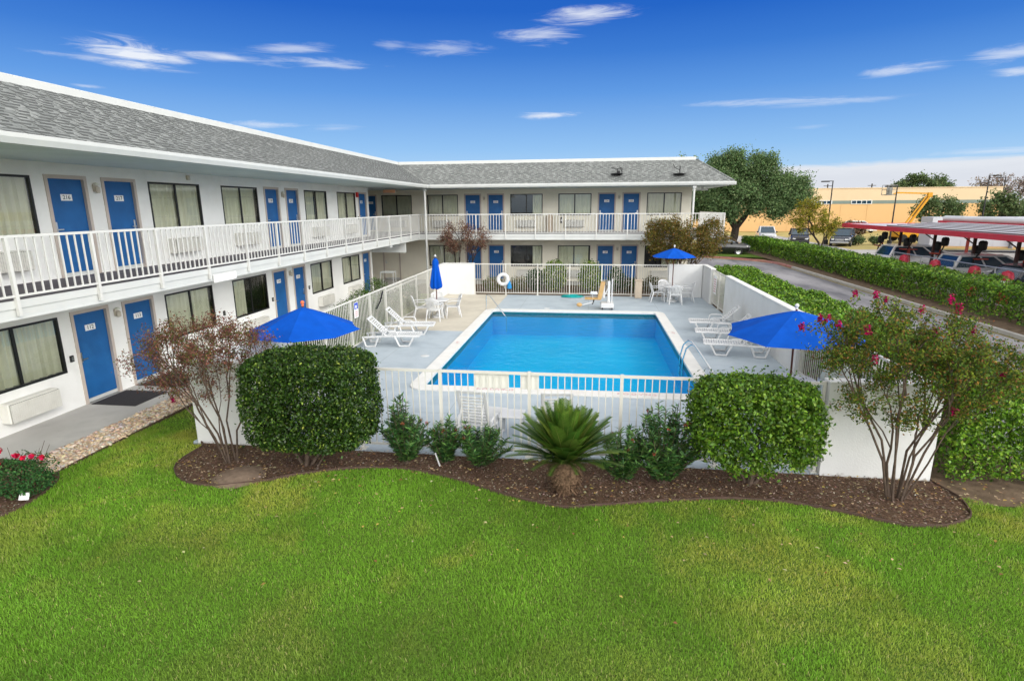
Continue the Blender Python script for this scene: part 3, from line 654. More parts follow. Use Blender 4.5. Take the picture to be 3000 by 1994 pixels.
# grass
def grass():
    n = 700000
    y = 3.3+6.2*rng.random(n)**1.25; x = rng.uniform(-11, 11, n)
    k = (np.abs(x+y*.137) < 1.02*y*.98+1.3)
    x, y = x[k], y[k]
    m2 = 26000; xs_ = rng.uniform(-8.70, -7.32, m2); ys_ = 9+18.5*rng.random(m2)**1.6
    x = np.concatenate([x, xs_]); y = np.concatenate([y, ys_])
    bad = inpoly(x, y, bedc) | inpoly(x, y, rosec+rose[8:]) | ((x < -8.73) & (y > 7.55)) | ((y > 8.95) & (x > -7.2)) | (y > 8.9)*(x > -7.3) | ((x > 5.0) & (y > 8.35+.12*np.sin(x*7)))
    x, y = x[~bad], y[~bad]; n = len(x)
    h = rng.uniform(.022, .048, n)*(.75+.5*vnoise(x, y, 5, .8)); w = rng.uniform(.0018, .0034, n)*(1+.06*(y-4))
    a = rng.uniform(0, 2*pi, n); b = a+rng.normal(pi/2, .6, n); lean = rng.uniform(.15, 1.0, n)*h
    dx, dy = np.cos(a)*w, np.sin(a)*w; lx, ly = np.cos(b)*lean, np.sin(b)*lean; z0 = np.full(n, -.03)
    V = np.stack([np.stack([x-dx, y-dy, z0], 1), np.stack([x+dx, y+dy, z0], 1), np.stack([x+dx*.75+lx*.4, y+dy*.75+ly*.4, z0+h*.65], 1), np.stack([x-dx*.75+lx*.4, y-dy*.75+ly*.4, z0+h*.65], 1), np.stack([x+lx, y+ly, z0+h], 1)], 1).reshape(-1, 3)
    i = np.arange(n)*5
    F4 = np.stack([i, i+1, i+2, i+3], 1); F3 = np.stack([i+3, i+2, i+4], 1)
    # tone patches: yellower dry patches and deeper green ones
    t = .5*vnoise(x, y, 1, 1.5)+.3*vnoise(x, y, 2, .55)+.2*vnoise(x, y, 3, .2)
    near_green = np.clip((y*-.55+2.9-.05*x)*.5+(t-.5)*1.6, 0, 1)           # deeper green towards the near edge of the lawn
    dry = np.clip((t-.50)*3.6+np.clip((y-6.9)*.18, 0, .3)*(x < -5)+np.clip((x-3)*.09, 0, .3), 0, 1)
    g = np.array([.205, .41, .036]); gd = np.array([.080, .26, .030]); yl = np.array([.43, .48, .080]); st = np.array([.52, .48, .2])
    c = g*(1-dry[:, None])+yl*dry[:, None]; c = c*(1-near_green[:, None]*.65)+gd*near_green[:, None]*.65
    s_ = rng.random(n) < .025+.05*dry; c[s_] = st
    c *= (.66+.42*vnoise(x+3, y-2, 8, 1.25)+.22*vnoise(x-1, y+5, 12, .42))[:, None]; c *= (1+rng.normal(0, .13, (n, 1))); c = np.clip(c, .004, 1)
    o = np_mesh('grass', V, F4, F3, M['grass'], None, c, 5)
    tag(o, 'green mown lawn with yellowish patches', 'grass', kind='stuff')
grass()

# ------------------------------------------------------------------ motel
XL, YF, XB, YB = -11.1, 32.94, -9.18, 30.05
ZS0, ZF2, ZSO = 2.52, 2.835, 5.2
PL = lambda a, z, d: (XL+d, a, z)
PF = lambda a, z, d: (a, YF-d, z)
def bx(mb, P, a0, a1, z0, z1, d0, d1, mi=0, bev=0.0):
    p, q = P(a0, z0, d0), P(a1, z1, d1)
    mb.box([min(u, v) for u, v in zip(p, q)], [max(u, v) for u, v in zip(p, q)], mi, bev)
def wall_grid(mb, P, a0, a1, z0, z1, ops, dep=.16, mi=0):
    as_ = sorted({a0, a1, *[o[0] for o in ops], *[o[1] for o in ops]}); zs = sorted({z0, z1, *[o[2] for o in ops if z0 <= o[2] <= z1], *[o[3] for o in ops if z0 <= o[3] <= z1]})
    for i in range(len(as_)-1):
        for j in range(len(zs)-1):
            ca, cz = (as_[i]+as_[i+1])/2, (zs[j]+zs[j+1])/2
            if any(o[0] < ca < o[1] and o[2] < cz < o[3] for o in ops): continue
            mb.quad(P(as_[i], zs[j], 0), P(as_[i+1], zs[j], 0), P(as_[i+1], zs[j+1], 0), P(as_[i], zs[j+1], 0), mi)
    for o in ops:
        p0, p1, q0, q1 = o[:4]
        for (u, v, s, t) in ((p0, q0, p0, q1), (p1, q1, p1, q0), (p0, q1, p1, q1), (p1, q0, p0, q0)):
            mb.quad(P(u, v, 0), P(s, t, 0), P(s, t, -dep), P(u, v, -dep), mi)
motel = thing('motel_building', 'two-storey L-shaped motel with grey shingle roof, blue doors and white balconies around the pool', 'motel')
DW = [(10.65, 11.55), (12.05, 12.95), (18.68, 19.55), (20.08, 20.95), (26.80, 27.72)]
WW = [(8.35, 10.30), (13.41, 15.35), (16.33, 18.24), (21.46, 23.37), (24.42, 26.40)]
DFx = [(-7.21, -6.32), (-5.86, -4.98), (.43, 1.32), (1.775, 2.66)]
WFx = [(-9.46, -7.63), (-4.57, -2.72), (-1.83, .02), (3.07, 4.93)]
ZD, ZW0, ZW1 = 2.04, .835, 2.045
def zz(st): return 0.0 if st == 0 else ZF2
wl, wf = MB(), MB()
for st in (0, 1):
    b = zz(st); top = ZS0 if st == 0 else ZSO
    wt = 2.045 if st == 0 else 4.92-ZF2; wb = .83 if st == 0 else 3.73-ZF2; dt = 2.04 if st == 0 else 4.905-ZF2
    ops = [(a, c, b, b+dt) for a, c in DW]+[(a, c, b+wb, b+wt) for a, c in WW]
    wall_grid(wl, PL, 3.0, 28.05, b, top, ops)
    opf = [(a, c, b, b+dt) for a, c in DFx]+[(a, c, b+wb, b+wt) for a, c in WFx]
    if st: opf += [(-12.23, -10.40, b+wb, b+wt), (-13.25, -12.58, b, b+dt)]
    else: opf += [(-12.28, -11.31, 0, 2.03)]
    wall_grid(wf, PF, -14, 5.46, b, top, opf)
wl.quad((XL, 28.05, 0), (-14.5, 28.05, 0), (-14.5, 28.05, ZSO), (XL, 28.05, ZSO))
wf.quad((5.46, YF, 0), (5.46, 45, 0), (5.46, 45, ZSO), (5.46, YF, ZSO)); wf.quad((-14, 28, 0), (-14, YF, 0), (-14, YF, ZSO), (-14, 28, ZSO))
wl.build('wall', M['stucco'], motel)['label'] = 'white stucco wall of the long wing'
wf.build('wall', M['stucco_cream'], motel)['label'] = 'cream stucco wall of the far wing'

bm_ = MB(); bm_.box((-11.09, 28.06, 1.99), (-9.3, 28.2, ZS0-.002)); bm_.build('beam', M['trim'], motel)

def door(P, a0, a1, z0, zt, num=None, flip=False, plain=False):
    f = MB()
    for u0, u1, v0, v1 in ((a0-.055, a0+.02, z0, zt+.055), (a1-.02, a1+.055, z0, zt+.055), (a0+.02, a1-.02, zt-.02, zt+.055)): bx(f, P, u0, u1, v0, v1, -.08, .018)
    m = MB(); bx(m, P, a0+.02, a1-.02, z0+.085, zt-.02, -.12, -.055, 0); bx(m, P, a0+.02, a1-.02, z0, z0+.08, -.12, -.045, 1)
    d = m.build('door', [M['door'] if not plain else M['stucco_cream'], M['trim']], motel)
    if plain: d['label'] = 'plain cream service door'
    f.build('door_frame', M['doorframe'], d)
    h = MB(); ah = a0+.09 if flip else a1-.09
    bx(h, P, ah-.025, ah+.025, z0+.93, z0+1.16, -.055, -.04, 0, .004); bx(h, P, ah-(.0 if flip else .12), ah+(.12 if flip else 0), z0+.99, z0+1.015, -.02, .0); bx(h, P, ah-.012, ah+.012, z0+.99, z0+1.015, -.04, -.02)
    h.build('handle', M['steel'], d)
    if num:
        n_ = MB(); c = (a0+a1)/2; bx(n_, P, c-.135, c+.135, z0+1.60, z0+1.735, -.055, -.048, 0, .002)
        v, fc = text_geom(num, .125)
        sgn = 1
        n_.add([P(c+a, z0+1.667+b, -.0455) for a, b, _ in v], fc, 1)
        n_.build('number_plate', [M['white_plate'], M['digits']], d)
def window(P, a0, a1, z0, z1, cur=((0, 1),), seed=0):
    m = MB(); t = .045
    for u0, u1, v0, v1 in ((a0, a0+t, z0, z1), (a1-t, a1, z0, z1), (a0+t, a1-t, z0, z0+t), (a0+t, a1-t, z1-t, z1)): bx(m, P, u0, u1, v0, v1, -.10, .010)
    c = (a0+a1)/2; bx(m, P, c-.03, c+.03, z0+t, z1-t, -.034, -.004)
    m.quad(P(a0-.1, z0-.1, -1.1), P(a1+.1, z0-.1, -1.1), P(a1+.1, z1+.1, -1.1), P(a0-.1, z1+.1, -1.1), 1)
    for (u, v, s, q) in ((a0, z0, a0, z1), (a1, z1, a1, z0), (a0, z1, a1, z1), (a1, z0, a0, z0)): m.quad(P(u, v, -.165), P(s, q, -.165), P(s, q, -1.1), P(u, v, -1.1), 1)
    w = m.build('window', [M['winframe'], M['dark_room']], motel)
    g = MB(); g.quad(P(a0+t, z0+t, -.018), P(a1-t, z0+t, -.018), P(a1-t, z1-t, -.018), P(a0+t, z1-t, -.018)); g.build('pane', M['glass'], w)
    r_ = random.Random(seed)
    for k0, k1 in cur:
        b0 = a0+.03+(a1-a0-.06)*k0; b1 = a0+.03+(a1-a0-.06)*k1; n = max(8, int((b1-b0)*48)); m = MB(); ph = r_.random()*6; pts = []
        for i in range(n+1):
            a = b0+(b1-b0)*i/n; pts.append((a, -.07+.022*sin(a*36+ph+1.3*sin(a*5+ph))+.012*sin(a*71+ph*2)))
        rows = [z0+.03, z0+.4*(z1-z0), z1-.03]
        for z in rows: m.v += [P(a, z, d*(1 if z < z1-.1 else .999)) for a, d in pts]
        for j in range(2):
            for i in range(n): m.f.append((j*(n+1)+i, j*(n+1)+i+1, (j+1)*(n+1)+i+1, (j+1)*(n+1)+i)); m.m.append(0)
        m.build('curtain', M['curtain'], w, smooth=True)
def ac(P, c, z0, dep=.25):
    m = MB(); w = .54
    bx(m, P, c-w, c+w, z0, z0+.40, .003, dep-.03, 0, .02)
    bx(m, P, c-w+.02, c+w-.02, z0+.015, z0+.385, dep-.032, dep-.024, 1)
    n = 15
    for i in range(n): z = z0+.022+.355*i/n; bx(m, P, c-w+.02, c+w-.02, z, z+.014, dep-.026, dep)
    for k in range(25): u = c-w+.02+(2*w-.05)*k/24; bx(m, P, u, u+.01, z0+.02, z0+.38, dep-.025, dep-.004)
    m.build('air_conditioner', [M['ac'], M['ac_dark']], motel)
def jar_lamp(P, a, z):
    m = MB(); bx(m, P, a-.06, a+.06, z-.13, z+.03, 0, .045, 0, .01); bx(m, P, a-.05, a+.05, z-.16, z-.02, .045, .11, 0, .02); bx(m, P, a-.045, a+.045, z-.0, z+.07, .02, .10, 1, .02)
    m.build('wall_lamp', [M['lamp_body'], M['lamp_glass']], motel)
up_l = ['216', '217', '218', '219', '220']; lo_l = ['112', '113', '114', '115', '116']
up_f = ['222', '223', '224', '225']; lo_f = ['118', '119', '120', '121']
for st in (0, 1):
    b = zz(st); wt = 2.045 if st == 0 else 4.92-ZF2; wb = .83 if st == 0 else 3.73-ZF2; dt = 2.04 if st == 0 else 4.905-ZF2
    for i, (a, c) in enumerate(DW): door(PL, a, c, b, b+dt, (up_l if st else lo_l)[i], i % 2 == 0)
    for i, (a, c) in enumerate(WW): window(PL, a, c, b+wb, b+wt, ((0, .36),) if (st == 0 and i == 2) else [((0, 1),), ((0, .49), (.51, 1)), ((0, .94),), ((.03, 1),), ((0, .47), (.485, .97))][(i*2+st*3) % 5], i+st*9); ac(PL, (a+c)/2-.02, b+.25)
    for i, (a, c) in enumerate(DFx): door(PF, a, c, b, b+dt, (up_f if st else lo_f)[i], i % 2 == 0)
    for i, (a, c) in enumerate(WFx):
        cur = ((.70, 1),) if (i == 1) else ((.5, 1),) if (i == 3 and st == 0) else [((0, .495), (.505, 1)), ((0, 1),), ((0, .96),), ((.02, .49), (.5, 1))][(i+st) % 4]
        window(PF, a, c, b+wb, b+wt, cur, 20+i+st*9); ac(PF, (a+c)/2-.02, b+.25)
    for a in (11.80, 19.81): jar_lamp(PL, a, b+1.93)
    for a in (-6.09, 1.55): jar_lamp(PF, a, b+1.93)
window(PF, -12.23, -10.40, 3.73, 4.92, ((0, 1),), 77); ac(PF, -11.3, ZF2+.25)
door(PF, -13.25, -12.58, ZF2, 4.905, '221'); door(PF, -12.28, -11.31, 0, 2.03, None, True, True)
# small fittings on the wall
m = MB(); bx(m, PL, 26.48, 26.64, 4.72, 4.95, 0, .1, 0, .02); m.build('fire_alarm', M['signred'], motel)
m = MB(); bx(m, PL, 14.9-.05, 14.9+.06, 5.02, 5.14, 0, .06, 0, .01); m.build('junction_box', M['lamp_body'], motel)
for P, a, z in ((PL, 10.45, 1.1), (PL, 15.75, 1.12), (PL, 18.5, 1.1), (PL, 21.2, 1.15), (PL, 26.62, 3.75)):
    m = MB(); bx(m, P, a-.045, a+.045, z-.07, z+.07, 0, .03, 0, .006); bx(m, P, a-.02, a+.02, z-.04, z+.04, .03, .034, 1); m.build('wall_switch', [M['black'], M['steel']], motel)
m = MB(); m.box((-10.75, 29.2, 4.95), (-10.05, 29.26, 5.14), 0, .01); m.box((-10.72, 29.194, 4.965), (-10.08, 29.2, 5.125), 1); m.tube([(-10.4, 29.23, 5.14), (-10.4, 29.23, 5.2)], .012); m.build('hanging_sign', [M['lamp_body'], M['exitbox']], motel)
m = MB(); m.box((5.75, 33.2, 5.02), (6.35, 33.35, 5.10), 0, .02); m.box((6.0, 33.22, 5.10), (6.1, 33.33, 5.2)); m.build('soffit_lamp', M['plastic'], motel)

# balcony slab, floor coating, fascia
Lp = [(-14, 0), (XB, 0), (XB, YB), (6.63, YB), (6.63, 40), (5.47, 40), (5.47, YF-.002), (XL+.002, YF-.002), (XL+.002, 28.05), (-14, 28.05)]
L2 = [(XL+.003, 0), (XB, 0), (XB, YB), (6.63, YB), (6.63, 40), (5.463, 40), (5.463, YF-.003), (-14, YF-.003), (-14, 28.06), (XL+.003, 28.06)]
m = MB(); m.prism(L2, 'z', ZS0, ZF2-.012); m.build('balcony_slab', M['trim'], motel)
m = MB(); m.prism([(XL+.004, 0), (XB-.02, 0), (XB-.02, YB+.02), (6.61, YB+.02), (6.61, 40), (5.466, 40), (5.466, YF-.004), (-13.99, YF-.004), (-13.99, 28.065), (XL+.004, 28.065)], 'z', ZF2-.010, ZF2); m.build('balcony_floor', M['balcony_floor'], motel)
m = MB(); m.box((XB+.001, 0, 2.70), (XB+.022, YB-.02, ZF2-.004)); m.box((XB+.001, YB-.022, 2.70), (6.65, YB-.001, ZF2-.004)); m.box((6.631, YB, 2.70), (6.652, 40, ZF2-.004))
m.box((XB+.001, 0, 2.519), (XB+.014, YB-.014, 2.545)); m.build('fascia_trim', M['trim'], motel)
# railings: each bay a part, each post a part
ypost = [6.28, 7.86, 9.44, 11.04, 12.62, 14.25, 15.81, 17.36, 18.98, 20.6, 22.2, 23.8, 25.4, 27.0, 28.55, 30.07]
XR = XB+.045
def rail_bay(p, q, z0, z1, gap, bal, name, mat, parent, bw=.011, top=.024):
    m = MB(); p = Vector(p); q = Vector(q); d = (q-p); Ln = d.length; t = d/Ln; n_ = Vector((-t.y, t.x, 0))
    def bar(c0, c1, hw, za, zb):
        vs = [c0+n_*hw, c0-n_*hw, c1-n_*hw, c1+n_*hw]; m.add([(v.x, v.y, za) for v in vs]+[(v.x, v.y, zb) for v in vs], [(0, 1, 2, 3), (7, 6, 5, 4), (0, 4, 5, 1), (1, 5, 6, 2), (2, 6, 7, 3), (3, 7, 4, 0)])
    bar(p, q, top, z1-.045, z1); bar(p, q, .016, z0, z0+.035)
    k = max(1, round(Ln/gap))
    for i in range(1, k): c = p+t*(Ln*i/k); bar(c-t*bal, c+t*bal, bw, z0+.035, z1-.045)
    return m.build(name, mat, parent, fixn=True)
for i in range(len(ypost)-1): rail_bay((XR, ypost[i]+.028, 0), (XR, ypost[i+1]-.028, 0), ZF2+.05, 3.865, .158, .012, 'railing', M['railpaint'], motel)
for y in ypost: m = MB(); m.box((XR-.028, y-.027, 2.58), (XR+.028, y+.027, 3.862)); m.build('railing_post', M['railpaint'], motel)
xp = [XB+.02+(6.60-XB)*k/10 for k in range(11)]; YR = YB-.045
for i in range(10): rail_bay((xp[i]+.028, YR, 0), (xp[i+1]-.028, YR, 0), ZF2+.05, 3.865, .158, .012, 'railing', M['railpaint'], motel)
for x in xp[1:]: m = MB(); m.box((x-.027, YR-.028, 2.58), (x+.027, YR+.028, 3.862)); m.build('railing_post', M['railpaint'], motel)
for i in range(4):
    y0, y1 = 30.03+1.6*i, 30.03+1.6*(i+1); rail_bay((6.6, y0+.028, 0), (6.6, y1-.028, 0), ZF2+.05, 3.865, .14, .012, 'railing', M['railpaint'], motel)
    m = MB(); m.box((6.572, y1-.027, 2.58), (6.628, y1+.027, 3.862)); m.build('railing_post', M['railpaint'], motel)
# roof: shingle courses
EX, EY, RX, RY = -8.47, 29.63, -10.79, 32.03
ZE, ZR = 5.36, 6.56
ncr = 18; rf = MB()
for k in range(ncr):
    t0, t1 = k/ncr, (k+1)/ncr; lift = .011
    x0, x1 = EX+(RX-EX)*t0, EX+(RX-EX)*t1; z0, z1 = ZE+(ZR-ZE)*t0, ZE+(ZR-ZE)*t1; y0, y1 = EY+(RY-EY)*t0, EY+(RY-EY)*t1
    h0, h1 = 6.85-1.42*t0, 6.85-1.42*t1
    rf.quad((x0, 2, z0+lift), (x0, y0, z0+lift), (x1, y1, z1), (x1, 2, z1), 0); rf.quad((x0, 2, z0), (x0, y0, z0), (x0, y0, z0+lift), (x0, 2, z0+lift), 0)
    rf.quad((x0, y0, z0+lift), (h0, y0, z0+lift), (h1, y1, z1), (x1, y1, z1), 1); rf.quad((x0, y0, z0), (h0, y0, z0), (h0, y0, z0+lift), (x0, y0, z0+lift), 1)
    rf.quad((h0, y0, z0+lift), (h0, 46, z0+lift), (h1, 46, z1), (h1, y1, z1), 0)
    # laminated tabs: raised pieces of uneven width, butt edges coloured dark for their shadow line
    for side in (0, 1):
        a = 3.0 if side == 0 else x0+.1; e_ = y1-.05 if side == 0 else h1-.1
        fq = .93
        while a < e_:
            w_ = random.uniform(.10, .30); b_ = min(a+w_, e_)
            xm, ym, zm = x0+(x1-x0)*fq, y0+(y1-y0)*fq, z0+(z1-z0)*fq
            if side == 0:
                rf.quad((x0+.004, a, z0+lift+.012), (x0+.004, b_, z0+lift+.012), (xm, b_, zm+.004), (xm, a, zm+.004), 0); rf.quad((x0+.004, a, z0-.002), (x0+.004, b_, z0-.002), (x0+.004, b_, z0+lift+.012), (x0+.004, a, z0+lift+.012), 3)
            else:
                rf.quad((a, y0-.004, z0+lift+.012), (b_, y0-.004, z0+lift+.012), (b_, ym, zm+.004), (a, ym, zm+.004), 1); rf.quad((a, y0-.004, z0-.002), (b_, y0-.004, z0-.002), (b_, y0-.004, z0+lift+.012), (a, y0-.004, z0+lift+.012), 3)
            a = b_+random.uniform(.06, .24)
rf.quad((RX, 2, ZR-.02), (RX, RY, ZR-.02), (-30, RY+10, ZR-.02), (-30, 2, ZR-.02), 2); rf.quad((RX, RY, ZR-.02), (5.43, RY, ZR-.02), (5.43, 46, ZR-.02), (-30, 46, ZR-.02), 2)
rf.build('roof', [M['shingle_l'], M['shingle_f'], M['concrete'], noisy('shingle_shadow_edge', (.11, .116, .115), .2, 9, .95)], motel)
m = MB(); m.tube([(6.85, EY, ZE+.02), (5.43, RY, ZR+.01)], .05, 6); m.build('hip_cap', M['shingle_f'], motel)
m = MB(); m.box((RX-.20, 2, ZR-.03), (RX+.02, RY+.20, ZR+.15), 0, .012); m.box((RX+.021, RY-.02, ZR-.03), (5.40, RY+.20, ZR+.15), 0, .012); m.box((5.2, RY+.201, ZR-.03), (5.40, 46, ZR+.15)); m.build('parapet_cap', M['trim'], motel)
m = MB()
m.prism([(EX-.02, 5.2), (EX+.09, 5.2), (EX+.13, 5.29), (EX+.13, 5.345), (EX+.105, 5.35), (EX+.105, 5.30), (EX-.02, 5.30)], 'y', 2, EY-.13)
m.box((EX+.0, 2, 5.345), (EX+.03, EY, 5.368))
m.prism([(EY+.02, 5.2), (EY-.09, 5.2), (EY-.13, 5.29), (EY-.13, 5.345), (EY-.105, 5.35), (EY-.105, 5.30), (EY+.02, 5.30)], 'x', EX+.13, 6.92)
m.box((EX+.13, EY-.03, 5.345), (6.86, EY, 5.368)); m.box((6.85, EY, 5.2), (6.97, 46, 5.35))
m.build('gutter', M['trim'], motel, fixn=True)
m = MB(); m.prism([(XL, 0), (EX-.02, 0), (EX-.02, EY+.02), (6.85, EY+.02), (6.85, 46), (5.461, 46), (5.461, YF-.001), (-14, YF-.001), (-14, 28.051), (XL+.001, 28.051)], 'z', ZSO, ZSO+.09); m.build('soffit', M['soffit'], motel)
for x, y, z1 in ((-8.66, 29.72, 0), (5.02, 29.72, 0)):
    m = MB(); m.tube([(x, y, z1), (x, y, 5.1), (x+.02, y-.05, 5.2)], .055, 10); m.box((x-.09, y-.09, 5.05), (x+.09, y+.09, 5.2), 0, .02); m.build('downspout', M['trim'], motel)
m = MB(); m.box((XB+.023, 12.75, 2.47), (XB+.055, 13.65, 2.66), 0, .006)
for k in range(3): m.box((XB+.055, 12.85, 2.52+.04*k), (XB+.0575, 13.55, 2.53+.04*k), 1)
m.build('notice_sign', [M['white_plate'], M['ac']], motel)
m = MB(); m.box((XB-.35, 25.7, 2.40), (XB-.05, 26.0, 2.518), 0, .02); m.build('ceiling_lamp', M['plastic'], motel)

# things on or beside the motel
def door_mat(x0, x1, y0, y1, label):
    m = MB(); m.box((x0, y0, .001), (x1, y1, .014), 0, .006); tag(m.build('door_mat', M['mat']), label, 'door mat', 'charcoal door mats')
door_mat(-11.0, -9.9, 10.62, 11.62, 'charcoal door mat in front of blue door 112')
door_mat(-11.0, -9.9, 12.0, 13.0, 'charcoal door mat in front of blue door 113 behind the bare shrub')
def dish(x, y, label, big):
    z = ZE+(y-EY)*.5; t = thing('roof_antenna', label, 'antenna', (x, y, z), 0, 'antenna mounts on the far roof')
    m = MB(); m.lathe([(.001, .02), (.31, .018), (.33, .006), (.31, -.008), (.001, -.008)], (0, 0, .12), 16)
    m.box((-.16, .0, 0), (.16, .22, .11)); m.build('mounting_base', M['black'], t, smooth=True)
    m = MB(); m.tube([(0, 0, 0), (0, 0, .38 if big else .5)], .025, 6)
    if big:
        m.tube([(-.3, 0, .42), (-.16, -.02, .38), (0, 0, .34), (.16, -.02, .38), (.25, 0, .2)], .02, 6); m.tube([(.0, 0, .05), (.22, 0, .1), (.25, 0, .36), (.1, 0, .44)], .02, 6); m.sphere((.08, 0, .2), .08, 8, 5, 0, (1, .4, 1))
    else: m.tube([(0, 0, .3), (-.25, 0, .42), (-.34, 0, .6)], .018, 5); m.tube([(-.1, 0, .1), (.25, .1, .05)], .02, 5)
    m.build('mast', M['black'], t)
dish(1.28, 30.3, 'black looped antenna on a round base above the blue doors of the far roof', True)
dish(4.35, 30.2, 'thin black mast antenna on a round base near the roof corner', False)
m = MB(); bx(m, PF, -1.70, -1.58, 3.30, 3.62, 0, .06, 0, .01); bx(m, PF, -1.68, -1.60, 3.40, 3.52, .06, .064, 1); o = m.build('wall_switch', [M['black'], M['trim']], motel)
t = thing('ash_bin', 'beige waste bin standing on the far balcony between two windows', 'bin', (-2.28, 32.45, ZF2))
m = MB(); m.lathe([(.001, 0), (.17, 0), (.185, .05), (.185, .82), (.001, .82)], (0, 0, 0), 16); m.build('bin_body', M['beige_pillar'], t, smooth=True)
m = MB(); m.lathe([(.19, .821), (.19, .86), (.12, .95), (.001, .97)], (0, 0, 0), 16); m.build('lid', M['beige_pillar'], t, smooth=True)
# white cart frame in the corner passage
t = thing('clothes_rack', 'small white tube rack standing in the shaded corner passage', 'rack', (-10.5, 28.6, 0))
m = MB()
for x in (-.35, .35): m.tube([(x, -.2, 0), (x, -.2, .95), (x, .2, .95), (x, .2, 0)], .018, 6)
m.tube([(-.35, -.2, .95), (.35, -.2, .95)], .018, 6); m.tube([(-.35, .2, .95), (.35, .2, .95)], .018, 6); m.build('frame', M['trim'], t)
m = MB(); m.box((-.35, -.2, .90), (.35, .2, .93)); m.build('shelf', M['trim'], t)

# ------------------------------------------------------------------ pool enclosure: walls and fences
def blockwall(lo, hi, label, cap=True):
    t = thing('garden_wall', label, 'wall', ((lo[0]+hi[0])/2, (lo[1]+hi[1])/2, 0), 0, 'white block walls around the pool')
    ox, oy = t.location.x, t.location.y
    m = MB(); m.box((lo[0]-ox, lo[1]-oy, -.03), (hi[0]-ox, hi[1]-oy, hi[2]-.05), 0, .006); m.build('wall_body', M['wallwhite'], t)
    m = MB(); m.box((lo[0]-ox-.015, lo[1]-oy-.015, hi[2]-.049), (hi[0]-ox+.015, hi[1]-oy+.015, hi[2]), 0, .012); m.build('wall_cap', M['wallwhite'], t)
blockwall((-7.19, 8.98, 0), (-5.5, 9.18, 1.58), 'white wall at the front left corner behind the bare shrub')
blockwall((3.76, 8.98, 0), (5.41, 9.18, 1.58), 'white wall at the front right corner behind the pink-flowering tree')
blockwall((-7.2, 9.19, 0), (-7.0, 12.3, 1.56), 'white side wall under the left blue umbrella')
blockwall((-7.2, 27.3, 0), (-5.63, 27.5, 1.55), 'white wall at the back left behind the closed umbrella')
blockwall((-7.2, 25.5, 0), (-7.0, 27.29, 1.55), 'short white side wall left of the closed umbrella')
blockwall((3.7, 27.3, 0), (5.24, 27.5, 1.55), 'white wall behind the small open umbrella')
blockwall((5.26, 25.6, 0), (5.46, 27.5, 1.55), 'short white side wall right of the small open umbrella')
blockwall((5.26, 14.75, 0), (5.46, 22.88, 1.58), 'long white wall beside the three loungers')
def fence(p, q, posts, label, z1=1.53, gate=None):
    p = Vector((*p, 0)); q = Vector((*q, 0)); t = (q-p).normalized(); L_ = (q-p).length
    root = thing('pool_fence', label, 'fence', p, 0, 'cream metal pool fences')
    for i in range(len(posts)-1):
        a = t*(posts[i]+.028); b = t*(posts[i+1]-.028)
        rail_bay(a, b, .09, z1, .117, .008, 'fence_panel', M['fencepaint'], root, .008, .02)
    for s in posts:
        c = t*s; m = MB(); m.box((c.x-.027, c.y-.027, 0), (c.x+.027, c.y+.027, z1+.012)); m.box((c.x-.07, c.y-.07, 0), (c.x+.07, c.y+.07, .012)); m.build('fence_post', M['fencepaint'], root)
    return root
xs = [-5.47, -3.99, -2.51, -.96, .58, 2.15, 3.72]
fr = fence((-5.47, 9.10), (3.75, 9.10), [x+5.47 for x in xs], 'cream bar fence along the front of the deck behind the sago palm')
ys = [12.35, 14.2, 15.96, 17.5, 18.96, 20.62, 22.6, 24.2, 25.46]
fl = fence((-7.1, 12.35), (-7.1, 25.46), [y-12.35 for y in ys], 'cream bar fence along the left edge of the deck')
m = MB(); m.box((-.012, 18.99-12.35, 1.36), (.012, 22.57-12.35, 1.39)); m.build('gate_rail', M['fencepaint'], fl)
m = MB(); m.tube([(.05, 15.98-12.35+2.6, 1.42), (.10, 15.98-12.35+2.2, 1.15), (.06, 15.98-12.35+1.9, .95)], .03, 6); m.build('gate_closer', M['black'], fl)
xs = [-5.6, -4.05, -2.48, -.93, .60, 2.02, 3.66]
fb = fence((-5.6, 27.38), (3.66, 27.38), [x+5.6 for x in xs], 'cream bar fence along the back of the deck with a life ring')
fg = fence((5.36, 22.9), (5.36, 25.58), [0, 1.34, 2.66], 'short cream gate fence between the two white walls on the right', 1.52)
fq = fence((5.36, 9.2), (5.36, 14.72), [.02, 1.85, 3.7, 5.5], 'cream bar fence behind the right blue umbrella')
# signs hung on the fences
def sign(name, lo, hi, mats, label, cat='sign', draw=None, group=None):
    m = MB(); m.box(lo, hi, 0, .004)
    if draw: draw(m)
    return tag(m.build(name, mats), label, cat, group)
sign('notice_board', (-1.905, 9.135, 1.215), (-1.315, 9.15, 1.475), [M['ac']], 'larger blank cream sign back hung on the front fence', group='sign backs on the front fence')
sign('notice_board', (-1.11, 9.135, 1.215), (-.80, 9.15, 1.475), [M['ac']], 'smaller blank cream sign back behind a front fence post', group='sign backs on the front fence')
def rule(m):
    m.box((-7.064, 16.17, 1.22), (-7.060, 16.43, 1.41), 1); m.box((-7.0595, 16.24, 1.25), (-7.0585, 16.33, 1.34), 0)
    for k in range(3): m.box((-7.064, 16.19, 1.0+.06*k), (-7.060, 16.41, 1.018+.06*k), 2)
sign('pool_rules_sign', (-7.075, 16.15, .95), (-7.065, 16.45, 1.42), [M['white_plate'], M['signblue'], M['signred']], 'small blue and white rules sign on the left fence', draw=rule)
sign('gate_sign', (5.31, 24.6, .55), (5.322, 25.15, 1.35), [M['white_plate'], M['pinktext']], 'faded white notice with pink lettering on the right gate', draw=lambda m: [m.box((5.306, 24.68, .65+.1*k), (5.309, 25.07, .69+.1*k), 1) for k in range(6)])
